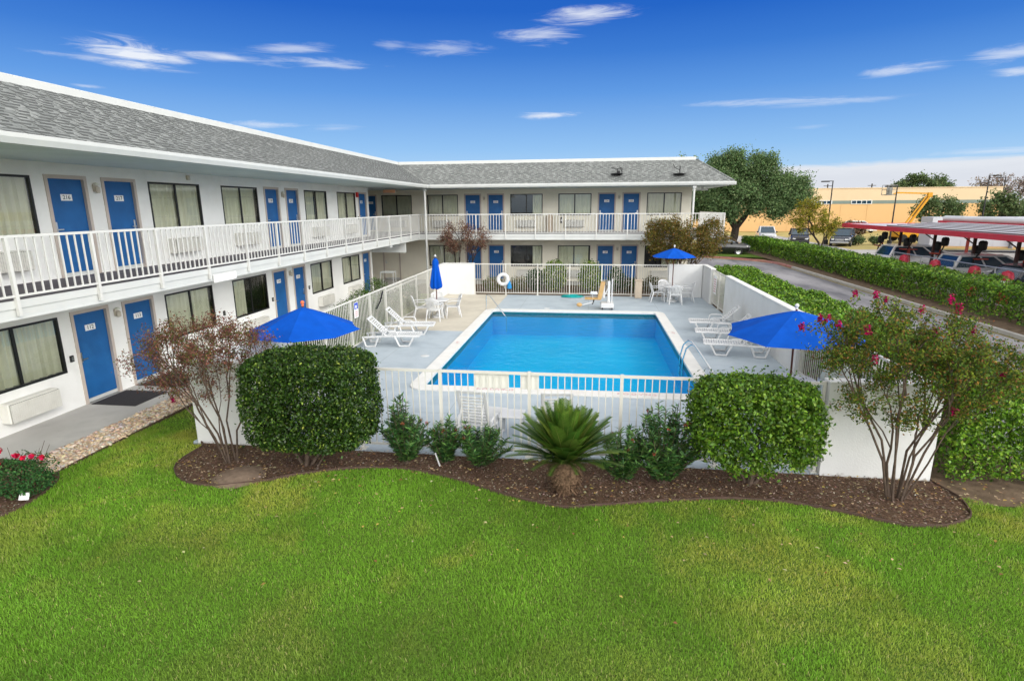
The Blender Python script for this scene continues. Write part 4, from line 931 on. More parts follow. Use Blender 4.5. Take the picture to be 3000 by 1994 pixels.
# life ring
t = thing('life_ring', 'white life ring hanging on the back fence', 'life ring', (-4.17, 27.27, .78))
m = MB(); n = 24
ringp = [(cos(2*pi*k/n)*.24, 0, sin(2*pi*k/n)*.24) for k in range(n)]
prof = [(.24+.085*cos(2*pi*k/10), .06*sin(2*pi*k/10)) for k in range(10)]; m.lathe(prof, (0, 0, 0), 24, 0, True); m.transform(Matrix.Rotation(R(90), 4, 'X')); m.build('ring', M['plastic'], t, smooth=True, fixn=True)
m = MB(); m.tube([(0, .03, .3), (.03, .05, .76)], .012, 5); m.tube([(.05, .02, -.3), (.12, .03, -.55), (.13, .03, -.75)], .012, 5); m.build('rope', M['ac'], t)
m = MB(); m.lathe([(.02, .16), (.06, .08), (.10, -.05), (.12, -.2), (.07, -.24), (.001, -.25)], (-3.86, 27.28, .55), 10); tag(m.build('rescue_bag', noisy('bright_blue_bag', (.02, .22, .5), .15, 9, .7), smooth=True), 'small bright blue bag beside the life ring', 'bag')

# ------------------------------------------------------------------ pool furniture
def surf(m, fn, nu, nv, th, mi=0):
    """two-sided curved sheet: fn(u,v) -> point, normal"""
    top = []; bot = []
    for j in range(nv+1):
        for i in range(nu+1):
            p, n = fn(i/nu, j/nv); p = Vector(p); n = Vector(n).normalized(); top.append(p+n*th/2); bot.append(p-n*th/2)
    k = nu+1; T = len(top); fs = []
    for j in range(nv):
        for i in range(nu):
            a = j*k+i; fs.append((a, a+1, a+k+1, a+k)); fs.append((T+a+k, T+a+k+1, T+a+1, T+a))
    edge = [i for i in range(k)]+[j*k+nu for j in range(1, nv+1)]+[nv*k+i for i in range(nu-1, -1, -1)]+[j*k for j in range(nv-1, 0, -1)]
    for a, b in zip(edge, edge[1:]+edge[:1]): fs.append((a, T+a, T+b, b))
    return m.add(top+bot, fs, mi)
def make_chair(label):
    t = thing('patio_chair', label, 'chair', (0, 0, 0), 0, 'white plastic patio chairs'); pm = M['plastic']
    m = MB(); surf(m, lambda u, v: (((u*2-1)*(.235-.02*v), -.23+.46*v, .43-.03*sin(pi*u)*sin(pi*v)-.02*v), (0, 0, 1)), 8, 8, .02)
    m.build('seat', pm, t, smooth=True)
    m = MB()
    def bp(x, z):                                   # the curved plane of the back
        return (x, .22+(z-.42)*.28+.05*(1-(x/.24)**2), z)
    ztop = lambda x: .70+.19*math.sqrt(max(0, 1-(x/.27)**2))
    for k in range(7):
        x = (-3+k)*.058; surf(m, lambda u, v, x=x: (bp(x+(u-.5)*.034, .44+(ztop(x)-.045-.44)*v), (0, 1, -.28)), 1, 5, .014)
    surf(m, lambda u, v: (bp((u*2-1)*.245, ztop((u*2-1)*.245)-.07*v), (0, 1, -.28)), 14, 2, .022)
    for sx in (-1, 1): surf(m, lambda u, v: (bp(sx*(.215+.03*u), .42+(.78-.42)*v), (0, 1, -.28)), 1, 5, .022)
    surf(m, lambda u, v: (bp((u*2-1)*.235, .41+.05*v), (0, 1, -.28)), 8, 1, .022)
    m.build('backrest', pm, t, smooth=True)
    for sx in (-1, 1):
        m = MB(); m.tube([(sx*.24, .29, .66), (sx*.275, .15, .665), (sx*.285, -.05, .665), (sx*.28, -.2, .65), (sx*.27, -.25, .60), (sx*.26, -.245, .42)], [.022, .026, .03, .03, .026, .024], 8, squash=(1.15, .55)); m.build('armrest', pm, t, smooth=True)
        m = MB(); m.tube([(sx*.245, -.235, .44), (sx*.285, -.27, 0)], [.032, .022], 6); m.build('leg', pm, t)
        m = MB(); m.tube([(sx*.225, .215, .46), (sx*.275, .33, 0)], [.034, .022], 6); m.build('leg', pm, t)
    return t
def make_lounger(label, ang=45):
    t = thing('sun_lounger', label, 'sun lounger', (0, 0, 0), 0, 'white plastic sun loungers'); pm = M['plastic']; zb = .34; hw = .30
    for sy in (-1, 1):
        m = MB(); y = sy*hw
        m.tube([(-.92, y, zb-.02), (-.3, y, zb), (.3, y, zb), (.78, y, zb-.01)], .032, 6, squash=(.8, 1.1))
        for a, b, c, d in ((.02, .16, .46, .62), (-.98, -.88, -.60, -.48)): m.tube([(a, y, zb), (b, y*1.02, .03), (c, y*1.02, .03), (d, y, zb)], .034, 6)
        m.build('side_frame', pm, t, smooth=True)
    m = MB()
    for k in range(15):
        x = -.24+k*.069; m.box((x, -hw+.02, zb-.004-.004*(k == 14)), (x+.048, hw-.02, zb+.016), 0, .006)
    m.box((.77, -hw, zb-.02), (.81, hw, zb+.014), 0, .01); m.box((-.28, -.02, zb-.02), (.78, .02, zb-.006)); m.build('bed', pm, t)
    m = MB(); L_ = .74
    for k in range(9): x = .06+k*.069; m.box((-x-.046, -.22, -.008), (-x, .22, .008), 0, .005)
    for sy in (-1, 1): m.box((-L_, sy*.25-.032, -.016), (0, sy*.25+.032, .014), 0, .01)
    m.box((-L_-.05, -.282, -.016), (-L_+.02, .282, .014), 0, .012); m.transform(Matrix.Translation((-.25, 0, zb+.01)) @ Matrix.Rotation(R(ang), 4, 'Y'))
    m.build('backrest', pm, t)
    m = MB()
    for sy in (-1, 1): m.tube([(-.25-.5*cos(R(ang)), sy*.2, zb+.5*sin(R(ang))), (-.72, sy*.22, .20), (-.8, sy*.22, zb-.04)], .014, 5)
    m.build('back_prop', pm, t)
    for sy in (-1, 1):
        m = MB(); y = sy*(hw+.005); m.tube([(-.36, y, zb), (-.33, y*1.04, zb+.15), (-.26, y*1.05, zb+.185), (.02, y*1.05, zb+.185), (.09, y*1.04, zb+.15), (.12, y, zb)], .019, 6, squash=(1.3, .9)); m.build('armrest', pm, t, smooth=True)
    return t
def make_table(label):
    t = thing('patio_table', label, 'table', (0, 0, 0), 0, 'round white patio tables'); pm = M['plastic']
    m = MB(); m.lathe([(.03, .72), (.44, .722), (.475, .715), (.48, .695), (.465, .675), (.44, .69), (.03, .69)], (0, 0, 0), 28, 0, True); m.build('tabletop', pm, t, smooth=True)
    for k in range(4):
        a = pi/4+k*pi/2; m = MB(); m.tube([(cos(a)*.26, sin(a)*.26, .69), (cos(a)*.30, sin(a)*.30, .35), (cos(a)*.40, sin(a)*.40, 0)], [.035, .03, .022], 6); m.build('leg', pm, t)
    m = MB(); m.lathe([(.03, .30), (.25, .30), (.25, .33), (.03, .33)], (0, 0, 0), 16, 0, True); m.build('lower_shelf', pm, t)
    return t
def make_umbrella(label, Rr, zr, zt, finial):
    t = thing('patio_umbrella', label, 'umbrella', (0, 0, 0), 0, 'blue patio umbrellas')
    m = MB(); seg, sub, rings = 8, 4, 7; ns = seg*sub
    m.v.append((0, 0, zt))
    for r in range(1, rings+1):
        f = r/rings
        for k in range(ns):
            a = 2*pi*k/ns; w = (k % sub)/sub; ch = cos(pi/seg)/cos(2*pi/seg*w-pi/seg); scal = 1-.035*f*f*sin(pi*w)
            rr = Rr*f*ch*scal; z = zt-(zt-zr)*(f**1.12)-.012*f*sin(pi*w)
            if r == rings: z -= 0
            m.v.append((rr*cos(a), rr*sin(a), z))
    for k in range(ns): m.f.append((0, 1+k, 1+(k+1) % ns)); m.m.append(0)
    for r in range(rings-1):
        for k in range(ns): a = 1+r*ns+k; b = 1+r*ns+(k+1) % ns; m.f.append((a, a+ns, b+ns, b)); m.m.append(0)
    m.build('canopy', M['umbrella'], t)
    for k in range(8):
        a = 2*pi*k/8; m = MB(); m.tube([(.03*cos(a), .03*sin(a), zt-.03), (Rr*.55*cos(a), Rr*.55*sin(a), zt-(zt-zr)*.55**1.12-.016), (Rr*cos(a), Rr*sin(a), zr-.012)], .009, 4); m.build('rib', M['wood'], t)
    m = MB(); m.tube([(0, 0, 0), (0, 0, zt+.03)], .021, 8); m.build('pole', M['wood'], t)
    m = MB(); m.sphere((0, 0, zt+.10), .042, 10, 7); m.lathe([(.03, 0), (.022, .06)], (0, 0, zt+.03), 8); m.build('finial', finial, t, smooth=True)
    m = MB(); m.lathe([(.001, .001), (.23, .001), (.24, .05), (.06, .09), (.03, .22), (.022, .22)], (0, 0, 0), 18); m.build('base', M['plastic'], t, smooth=True)
    return t
chair = make_chair('white slatted chair left of the round table by the closed umbrella')
def place_chair(x, y, face, label, first=[True]):
    rz = face+pi/2
    if first[0]: first[0] = False; chair.location = (x, y, 0); chair.rotation_euler = (0, 0, rz); chair['label'] = label; return chair
    return dup(chair, (x, y, 0), rz, label)
def around(cx, cy, r, degs, labels):
    for d, l in zip(degs, labels):
        a = R(d); place_chair(cx+r*cos(a), cy+r*sin(a), a+pi+random.uniform(-.12, .12), l)
TL = (-5.92, 21.40); TR = (3.72, 26.08)
around(*TL, .60, (195, 276, 20, 105), ['white patio chair left of the table under the closed umbrella', 'white patio chair with its back to the camera at the closed umbrella table', 'white patio chair right of the table under the closed umbrella', 'white patio chair behind the table under the closed umbrella'])
around(*TR, .62, (178, 275, 2, 110), ['white patio chair left of the table under the small open umbrella', 'white patio chair with its back to the camera at the small open umbrella', 'white patio chair right of the table under the small open umbrella', 'white patio chair behind the table under the small open umbrella'])
place_chair(3.78, 11.15, R(62), 'white patio chair beside the red-brown pole of the right umbrella')
tb = make_table('round white table with the closed blue umbrella in it'); tb.location = (*TL, 0)
dup(tb, (*TR, 0), .3, 'round white table under the small open blue umbrella at the back wall'); dup(tb, (4.22, 11.95, 0), .1, 'round white table under the right blue umbrella behind the clipped shrub')
dup(tb, (-6.02, 11.15, 0), .2, 'round white table under the left blue umbrella behind the white wall')
u1 = make_umbrella('open blue umbrella with orange finial at left above the large round shrub', 1.18, 1.70, 2.20, M['orange']); u1.location = (-6.02, 11.15, 0); u1.rotation_euler = (0, 0, .2)
u2 = make_umbrella('open blue umbrella with white finial at right beside the pink-flowering tree', 1.34, 1.72, 2.18, M['plastic']); u2.location = (4.22, 11.95, 0); u2.rotation_euler = (R(2), R(-2), .1)
u3 = make_umbrella('small open blue umbrella at the back right wall', 1.0, 2.02, 2.40, M['plastic']); u3.location = (*TR, 0); u3.rotation_euler = (0, 0, .35)
t = thing('patio_umbrella', 'closed blue umbrella standing in the back left table', 'umbrella', (*TL, 0), 0, 'blue patio umbrellas')
m = MB(); prof = [(.022, 2.33), (.05, 2.31), (.115, 2.22), (.125, 2.10), (.115, 2.02), (.13, 1.95), (.17, 1.6), (.215, 1.25), (.19, 1.17), (.10, 1.13)]
for r, z in prof:
    for k in range(32): a = 2*pi*k/32; rr = r*(1+.14*cos(8*a)*(1 if r > .06 else 0)*(1.4 if z < 1.9 else .6)); m.v.append((rr*cos(a), rr*sin(a), z+.02*cos(4*a+1)*(z < 1.3)))
for i in range(len(prof)-1):
    for k in range(32): m.f.append((i*32+k, (i+1)*32+k, (i+1)*32+(k+1) % 32, i*32+(k+1) % 32)); m.m.append(0)
m.build('canopy', M['umbrella'], t, smooth=True)
m = MB(); m.lathe([(.128, 2.005), (.134, 1.985), (.128, 1.965)], (0, 0, 0), 16); m.build('tie_strap', M['umbrella'], t)
m = MB(); m.tube([(0, 0, 0), (0, 0, 2.34)], .021, 8); m.build('pole', M['wood'], t)
m = MB(); m.sphere((0, 0, 2.41), .045, 10, 7); m.build('finial', M['plastic'], t, smooth=True)
m = MB(); m.lathe([(.001, .001), (.23, .001), (.24, .05), (.06, .09), (.03, .22), (.022, .22)], (0, 0, 0), 18); m.build('base', M['plastic'], t, smooth=True)
lg = make_lounger('white lounger at left, nearer one beside the left fence'); lg.location = (-6.02, 16.78, 0); lg.rotation_euler = (0, 0, R(8))
dup(lg, (-6.02, 18.42, 0), R(9), 'white lounger at left, farther one nearer the round table')
dup(lg, (4.18, 16.72, 0), R(171), 'white lounger nearest the pool ladder by the right wall')
dup(lg, (4.22, 18.32, 0), R(172), 'middle white lounger of the three by the right wall')
dup(lg, (4.28, 19.92, 0), R(174), 'white lounger farthest from the ladder by the right wall')
l2 = make_lounger('white lounger with raised back behind the oleanders and front fence', 72); l2.location = (-1.95, 9.78, 0); l2.rotation_euler = (0, 0, R(82))
dup(l2, (-.55, 9.85, 0), R(96), 'white lounger with raised back hidden behind the sago palm')
t = thing('side_table', 'small square white side table between the two front loungers', 'side table', (-1.38, 10.0, 0))
m = MB(); m.box((-.23, -.23, .42), (.23, .23, .45), 0, .012); m.build('tabletop', M['plastic'], t)
for sx in (-1, 1):
    for sy in (-1, 1): m = MB(); m.box((sx*.19-.025, sy*.19-.025, 0), (sx*.19+.025, sy*.19+.025, .42)); m.build('leg', M['plastic'], t)
# pool lift
t = thing('pool_lift', 'white pool lift with tan seat at the far end of the pool', 'pool lift', (.78, 23.95, 0))
m = MB(); m.box((-.27, -.30, .06), (.27, .32, .27), 0, .03); m.box((-.27, -.2, .02), (.27, .25, .06), 0, .01); m.build('base', M['plastic'], t)
for x in (-.2, .2):
    m = MB(); m.lathe([(.001, -.02), (.05, -.02), (.05, .02), (.001, .02)], (0, 0, 0), 10); m.transform(Matrix.Translation((x, -.28, .05)) @ Matrix.Rotation(R(90), 4, 'Y')); m.build('wheel', M['black'], t)
m = MB(); m.box((.0, -.05, .27), (.11, .06, 1.18), 0, .02); m.tube([(.19, 0, .27), (.19, 0, 1.27)], .025, 8); m.build('mast', M['plastic'], t)
m = MB(); m.box((-.20, -.06, .45), (-.10, .06, 1.0), 0, .02); m.box((-.34, -.08, .60), (-.2, .06, .66)); m.box((-.34, -.08, .90), (-.2, .06, .95)); m.tube([(-.1, 0, .6), (.05, 0, .95)], .025, 6); m.build('lift_arm', M['plastic'], t)
m = MB()
m.add([(-.42, -.22, .42), (-.25, -.22, .42), (-.10, -.2, 1.13), (-.28, -.2, 1.13), (-.42, .22, .42), (-.25, .22, .42), (-.10, .2, 1.13), (-.28, .2, 1.13)], [(0, 1, 2, 3), (7, 6, 5, 4), (0, 4, 5, 1), (1, 5, 6, 2), (2, 6, 7, 3), (3, 7, 4, 0)])
m.box((-.95, -.22, .40), (-.25, .22, .47), 0, .03); m.build('seat', M['tan'], t, fixn=True)
m = MB(); m.box((-.72, -.26, .62), (-.42, -.18, .76), 0, .03); m.tube([(-.62, -.2, .62), (-.6, -.1, .45)], .02, 6); m.build('armrest', M['plastic'], t)
m = MB(); m.tube([(-.55, -.15, .42), (-.62, -.2, .22)], .03, 6, 1); m.tube([(-.60, -.2, .30), (-1.05, -.26, .19)], .02, 6); m.sphere((-1.16, -.28, .2), .12, 10, 6, 2, (1, .5, .75)); m.build('footrest', [M['plastic'], M['black'], M['tan']], t)
# teal hose coil
m = MB(); pts = []
for k in range(170): a = 2*pi*k/24; r = .52-.33*k/170+.02*sin(k*.7); pts.append((r*cos(a), r*sin(a)*.62, .03+.02*((k//24) % 2)+.012*sin(k*.9)))
m.tube(pts, .027, 6); o = m.build('hose', M['teal'], smooth=True); o.location = (-.78, 27.0, 0); tag(o, 'coiled teal hose on the deck by the back fence', 'hose')
# rails in the pool
m = MB(); m.tube([(-4.28, 23.2, 0), (-4.28, 23.2, .55), (-4.25, 23.17, .64), (-4.15, 23.09, .66), (-4.05, 23.0, .60), (-3.3, 22.36, -.15), (-3.3, 22.36, -.75)], .024, 10); m.lathe([(.05, .001), (.045, .02), (.026, .03)], (-4.28, 23.2, 0), 12)
tag(m.build('pool_handrail', M['chrome'], smooth=True), 'stainless handrail sloping into the far left corner of the pool', 'handrail')
t = thing('pool_ladder', 'stainless curved ladder rails at the right edge of the pool', 'pool ladder', (2.95, 15.6, 0))
for dy in (0, -.48):
    m = MB(); m.tube([(-.30, .62+dy, -.7), (-.30, .60+dy, .05), (-.24, .52+dy, .40), (-.14, .40+dy, .54), (-.06, .28+dy, .55), (.02, .12+dy, .44), (.28, -.55+dy, .04), (.29, -.58+dy, 0)], .024, 10); m.build('rail', M['chrome'], t, smooth=True)
for z in (-.25, -.5): m = MB(); m.tube([(-.30, .62, z), (-.30, .14, z)], .03, 6); m.build('rung', M['chrome'], t)
# deck drain covers
for x, y, l in ((-4.72, 15.55, 'white round lid in the deck by the left pool edge'), (-1.75, 23.75, 'white round lid in the deck beyond the far pool edge')):
    m = MB(); m.lathe([(.001, .014), (.11, .013), (.13, .006), (.13, .001)], (x, y, 0), 18); tag(m.build('deck_lid', M['plastic'], smooth=True), l, 'drain lid', 'deck drain lids')
# tan receptacle by the back fence
t = thing('waste_bin', 'square beige bin in front of the back fence', 'bin', (2.31, 27.0, 0))
m = MB(); m.box((-.16, -.14, 0), (.16, .16, .80), 0, .02); m.build('bin_body', M['beige_pillar'], t)
m = MB(); m.box((-.175, -.155, .80), (.175, .175, .87), 0, .03); m.build('lid', M['beige_pillar'], t)
# pump tank behind the right wall
t = thing('filter_tank', 'grey domed tank behind the front right wall', 'tank', (4.15, 9.65, 0))
m = MB(); m.lathe([(.27, .02), (.28, 1.35), (.25, 1.52), (.15, 1.63), (.001, 1.67)], (0, 0, 0), 20); m.build('tank_body', noisy('grey_tank', (.33, .37, .36), .08, 5, .5), t, smooth=True)
m = MB(); m.lathe([(.285, 1.33), (.30, 1.35), (.30, 1.39), (.285, 1.41)], (0, 0, 0), 20); m.build('clamp_ring', M['galv'], t)
m = MB(); m.tube([(0, 0, 0), (.02, -.05, .28)], .013, 6); o = m.build('marker_stake', M['plastic']); o.location = (-2.42, 8.55, 0); o.rotation_euler = (R(8), R(-14), 0); tag(o, 'short white plastic stake in the mulch by the oleanders', 'stake')
t = MB(); t.box((-.07, -.01, 0), (.07, .01, .11), 0, .004); o = t.build('plant_tag', M['white_plate']); o.location = (-8.31, 6.62, .03); o.rotation_euler = (R(-30), 0, R(12)); tag(o, 'small white plant tag at the foot of the rose bush', 'plant tag')

# ------------------------------------------------------------------ plants
def shell(c, half, n, e=4.0, depth=.12, lump=.05, bottom=True, seed=0):
    """points spread through the outer layer of a rounded box"""
    d = rng.normal(size=(n, 3)); q = rng.uniform(-1, 1, (n, 3)); ax = rng.choice(3, n, p=np.array([half[1]*half[2], half[0]*half[2], half[0]*half[1]])/(half[1]*half[2]+half[0]*half[2]+half[0]*half[1]))
    q[np.arange(n), ax] = np.where(rng.random(n) < .5, -1, 1)
    r = (np.abs(q)**e).sum(1)**(1/e); q = q/r[:, None]
    out = unit(np.sign(q)*np.abs(q)**(e-1)/np.array(half))
    P = q*np.array(half); lp = vnoise(P[:, 0]+P[:, 2]*.7+seed, P[:, 1]+P[:, 2]*.6, 9, .28)-.5+.6*(vnoise(P[:, 0]-P[:, 2]+seed, P[:, 1]+P[:, 2], 4, .11)-.5)
    dd = np.abs(rng.normal(0, depth, n))
    P = P+out*(lp*lump*2-dd+.02)[:, None]
    return P+np.array(c), out
def clipped_shrub(label, base, c, half, n, size, cols, w, stems, gap=0, e=4.0, group='clipped shrubs in front of the fence', sprout=.02):
    t = thing('clipped_shrub', label, 'shrub', base, 0, group); b = np.array(base)
    P, out = shell(c, half, n, e); P2, o2 = shell(c, [h*.8 for h in half], n//5, 3, .2, .1)
    P = np.concatenate([P, P2]); out = np.concatenate([out, o2])
    hole = vnoise(P[:, 0]+P[:, 2]*.8, P[:, 1]*1.2-P[:, 2]*.9, 77, .10); k = (hole > .34) | (rng.random(len(P)) < .12) | (P[:, 2] > c[2]+half[2]*.72); P, out = P[k], out[k]   # small gaps between the sprays
    if gap:                                                              # thinner towards the foot, as hedge plants grow
        f = (P[:, 2]-(c[2]-half[2]))/(2*half[2]); g = vnoise(P[:, 0]*1.0+P[:, 2], P[:, 1]+P[:, 2]*.4, 21, .22)
        k = rng.random(len(P)) < np.clip(.25+f*2.2+(g-.45)*1.6, .05, 1); P, out = P[k], out[k]
    k = int(len(P)*sprout); P[:k] += out[:k]*rng.uniform(0, .14, (k, 1))
    leaves('foliage', P-b, out, size, .55, palette(len(P), cols, w, .2), M['leaf'], t, flat=.36, up=.5)
    for i, (dx, dy, tx, ty, tz, r) in enumerate(stems):
        m = MB(); m.tube([(dx, dy, -.03), (dx+(tx-dx)*.4, dy+(ty-dy)*.35, tz*.45), (tx, ty, tz), (tx*1.25, ty*1.2, tz*1.8)], [r, r*.85, r*.7, r*.4], 7); m.build('trunk', M['bark'], t, smooth=True)
GD = [(.016, .042, .006), (.030, .072, .010), (.055, .115, .015), (.11, .19, .025), (.24, .32, .05)]
clipped_shrub('large dark green clipped shrub under the left blue umbrella', (-4.69, 8.3, 0), (-4.45, 8.3, 1.23), (1.0, .66, .76), 52000, .050, GD, [.32, .34, .22, .09, .03],
              [(0, 0, .15, .0, .62, .04), (.06, .05, .55, .1, .55, .03), (-.05, .02, -.45, .05, .55, .03), (.22, -.1, .6, .0, .5, .015)], e=6.0)
GB = [(.045, .105, .010), (.085, .18, .015), (.14, .26, .022), (.23, .36, .04)]
clipped_shrub('bright green clipped shrub left of the front right wall', (2.58, 8.55, 0), (2.50, 8.42, 1.07), (.90, .58, .67), 30000, .060, GB, [.3, .36, .24, .10],
              [(0, 0, .05, 0, .5, .05), (-.05, .03, -.4, .05, .6, .03), (.05, 0, .5, .02, .6, .03), (.0, .06, .25, .15, .7, .025)], gap=1, e=4.2, sprout=.10)
# hedges: leafy shells over long boxes, thinner leaves near the camera
def hedge(name, label, boxes, cols, w, group=None):
    t = thing(name, label, 'hedge', ((boxes[0][0]+boxes[0][1])/2, boxes[0][2], 0), 0, group); Ps, Os, Ss = [], [], []
    b = np.array(t.location)
    for x0, x1, y0, y1, z0, z1, faces in boxes:
        for f, n, size in faces:
            u, v = rng.random(n), rng.random(n)
            if f == 't': P = np.stack([x0+(x1-x0)*u, y0+(y1-y0)*v, np.full(n, z1)], 1); O = (0, 0, 1)
            if f == 'l': P = np.stack([np.full(n, x0), y0+(y1-y0)*u, z0+(z1-z0)*v], 1); O = (-1, 0, 0)
            if f == 'r': P = np.stack([np.full(n, x1), y0+(y1-y0)*u, z0+(z1-z0)*v], 1); O = (1, 0, 0)
            if f == 'f': P = np.stack([x0+(x1-x0)*u, np.full(n, y0), z0+(z1-z0)*v], 1); O = (0, -1, 0)
            if f == 'b': P = np.stack([x0+(x1-x0)*u, np.full(n, y1), z0+(z1-z0)*v], 1); O = (0, 1, 0)
            O = np.tile(np.array(O, float), (n, 1))
            lp = (vnoise(P[:, 0]+P[:, 2], P[:, 1], 31, .5)-.5)*.26+(vnoise(P[:, 0]*1.1-P[:, 2], P[:, 1]+P[:, 2], 32, .17)-.5)*.16
            # rounded shoulders
            ex = np.minimum(P[:, 0]-x0, x1-P[:, 0]); rz = np.where(f == 't', np.clip(.22-ex, 0, .22)**2*2.4, 0); P[:, 2] -= rz
            if f in 'lrf': P += -O*(np.clip(P[:, 2]-(z1-.22), 0, .22)**2*2.4)[:, None]; 
            P = P+O*(lp-np.abs(rng.normal(0, size*1.6, n)))[:, None]
            if f in 'lrf': 
                k = rng.random(n) < np.clip(.35+(P[:, 2]-z0)/(z1-z0)*1.6, 0, 1); P, O = P[k], O[k]
            Ps.append(P); Os.append(O); Ss.append(np.full(len(P), size))
    P, O, s_ = np.concatenate(Ps), np.concatenate(Os), np.concatenate(Ss)
    leaves('foliage', P-b, O, s_, .58, palette(len(P), cols, w, .2), M['leaf'], t, flat=.42, up=.5)
    m = MB()
    for x0, x1, y0, y1, z0, z1, faces in boxes:
        yy = y0+.5
        while yy < y1:
            for sx in (.32, .68):
                x = x0+(x1-x0)*sx+random.uniform(-.1, .1); m.tube([(x-b[0], yy-b[1], -.02), (x-b[0]+random.uniform(-.1, .1), yy-b[1], .5*z1), (x-b[0]+random.uniform(-.2, .2), yy-b[1]+random.uniform(-.2, .2), .9*z1)], [.03, .022, .01], 5)
            yy += .8 if y1-y0 < 25 else 1.4
    tag(m.build('stems', M['barkdark'], t), kind='stuff')
    return t
HB = [(.07, .155, .014), (.13, .27, .02), (.21, .37, .03), (.29, .43, .05), (.04, .09, .01)]
hedge('clipped_hedge', 'clipped green hedge between the white right wall and the driveway', [
    (5.62, 7.25, 8.95, 12.5, .05, 1.50, [('f', 9500, .058), ('t', 11000, .062), ('r', 6000, .07), ('l', 7500, .065)]),
    (5.62, 7.25, 12.5, 27.0, .05, 1.50, [('t', 30000, .085), ('r', 9000, .11), ('l', 9000, .1), ('b', 900, .1)])], HB, [.26, .34, .2, .08, .12], 'hedges along the driveway')
hedge('clipped_hedge', 'long clipped hedge on the far side of the driveway before the car wash', [
    (14.95, 16.9, 6, 30, .08, 1.28, [('l', 19000, .10), ('t', 20000, .10)]),
    (14.95, 16.9, 30, 46, .08, 1.26, [('l', 9500, .13), ('t', 9500, .13), ('r', 2500, .15)]),
    (14.98, 17.0, 46, 60, .08, 1.22, [('l', 6000, .15), ('t', 6500, .15), ('r', 2000, .15), ('b', 700, .15)])], HB, [.36, .32, .15, .05, .12], 'hedges along the driveway')

def kmeans(P, k, it=6):
    c = P[rng.choice(len(P), k, replace=False)]
    for _ in range(it):
        l = ((P[:, None]-c[None])**2).sum(-1).argmin(1)
        for j in range(k):
            if (l == j).any(): c[j] = P[l == j].mean(0)
    return l
def branch(m, p, P, d, rt, tips, f=.42, stop=1, nseg=6, wob=.06):
    """grow from p towards the cloud of end points P, dividing it as the branch divides"""
    r0 = rt*len(P)**.47
    if len(P) <= stop:
        for q in P:
            q = np.array(q); mid = p+(q-p)*.5+d*np.linalg.norm(q-p)*.12+rng.normal(0, wob*.5, 3)*np.linalg.norm(q-p)
            m.tube([p, mid, q], [rt*1.05, rt*.8, rt*.45], max(3, nseg-2), caps=False); tips.append((q, q-mid))
        return
    c = P.mean(0); v = c-p; L_ = np.linalg.norm(v); node = p+v*f+d*L_*.10+rng.normal(0, wob, 3)*L_*.5
    mid = p+(node-p)*.5+d*L_*f*.16+rng.normal(0, wob*.3, 3)*L_
    l = kmeans(P, 2 if len(P) < 9 or rng.random() < .7 else 3)
    r1 = rt*max((l == j).sum() for j in set(l))**.47
    m.tube([p, mid, node], [r0, (r0+r1)*.52, r1*1.05], nseg, caps=False)
    nd = node-mid; nd = nd/max(np.linalg.norm(nd), 1e-6)
    for j in set(l): branch(m, node, P[l == j], nd, rt, tips, f, stop, nseg, wob)
def blob(c, half, n, hollow=.0, e=2):
    d = unit(rng.normal(size=(n, 3))); r = rng.uniform(hollow**3, 1, n)**(1/3); return np.array(c)+d*r[:, None]*np.array(half)
def multistem(name, label, cat, base, pts, nst, rt, leafn, spread, size, cols, w, bark, group=None, aspect=.5, foot=.12, mat='leafdull', flowers=None, wob=.07, f=.40, jit=.22, droop=.2):
    t = thing(name, label, cat, base, 0, group); b = np.array(base, float); P = np.array(pts)-b; tips = []
    l = kmeans(P, nst, 12)
    for j in range(nst):
        Q = P[l == j]
        if not len(Q): continue
        m = MB(); c = Q.mean(0); h = np.array([c[0], c[1], 0]); h = h/max(np.linalg.norm(h), 1e-6)
        p0 = np.array([h[0]*foot*rng.uniform(.4, 1), h[1]*foot*rng.uniform(.4, 1), -.03])
        branch(m, p0, Q, np.array([h[0]*.1, h[1]*.1, 1.0]), rt, tips, f, 1, 6, wob)
        m.build('stem', M[bark], t, smooth=True)
    T = np.array([a for a, _ in tips]); D = unit(np.array([d for _, d in tips]))
    n = len(T)*leafn; idx = np.repeat(np.arange(len(T)), leafn)
    LP = T[idx]-D[idx]*rng.uniform(-.02, spread*1.9, (n, 1))+rng.normal(0, spread*.42, (n, 3))
    out = unit(LP-T.mean(0)+np.array([0, 0, .3]))
    if leafn: leaves('foliage', LP, out, size, aspect, palette(n, cols, w, jit), M[mat], t, flat=.3, droop=droop)
    for q in (flowers or []):
        k = 60; q = np.array(q)-b; s_ = rng.uniform(.032, .054); FP = q+np.clip(rng.normal(0, 1, (k, 3)), -1.6, 1.6)*np.array([s_*.45, s_*.45, s_*.75])
        leaves('flower_cluster', FP, unit(FP-q), .03, .9, palette(k, [(.36, .006, .085), (.48, .012, .13), (.28, .005, .06)], None, .2), M['petal'], t, flat=.5)
    return t
flw = [(3.62, 8.25, 3.06), (3.96, 8.4, 3.03), (4.14, 8.5, 2.95), (3.19, 8.2, 2.72), (3.33, 8.3, 2.71), (3.47, 8.25, 2.62), (2.99, 8.3, 2.57), (3.76, 8.05, 2.60), (4.62, 8.1, 2.58), (5.2, 8.3, 2.57), (4.62, 8.5, 2.80), (4.93, 8.4, 2.98), (4.98, 8.3, 2.87), (5.18, 8.0, 2.26), (5.69, 8.3, 1.94), (4.96, 8.0, 1.49), (3.82, 7.9, 2.22)]
pr = np.concatenate([blob((4.45, 8.35, 2.38), (1.15, .85, .56), 210, .3), blob((5.35, 8.35, 2.02), (.85, .7, .46), 105, .2), blob((3.55, 8.3, 2.25), (.42, .45, .42), 30), blob((4.45, 8.2, 1.55), (1.1, .6, .42), 60), np.array(flw)-[0, 0, .03]])
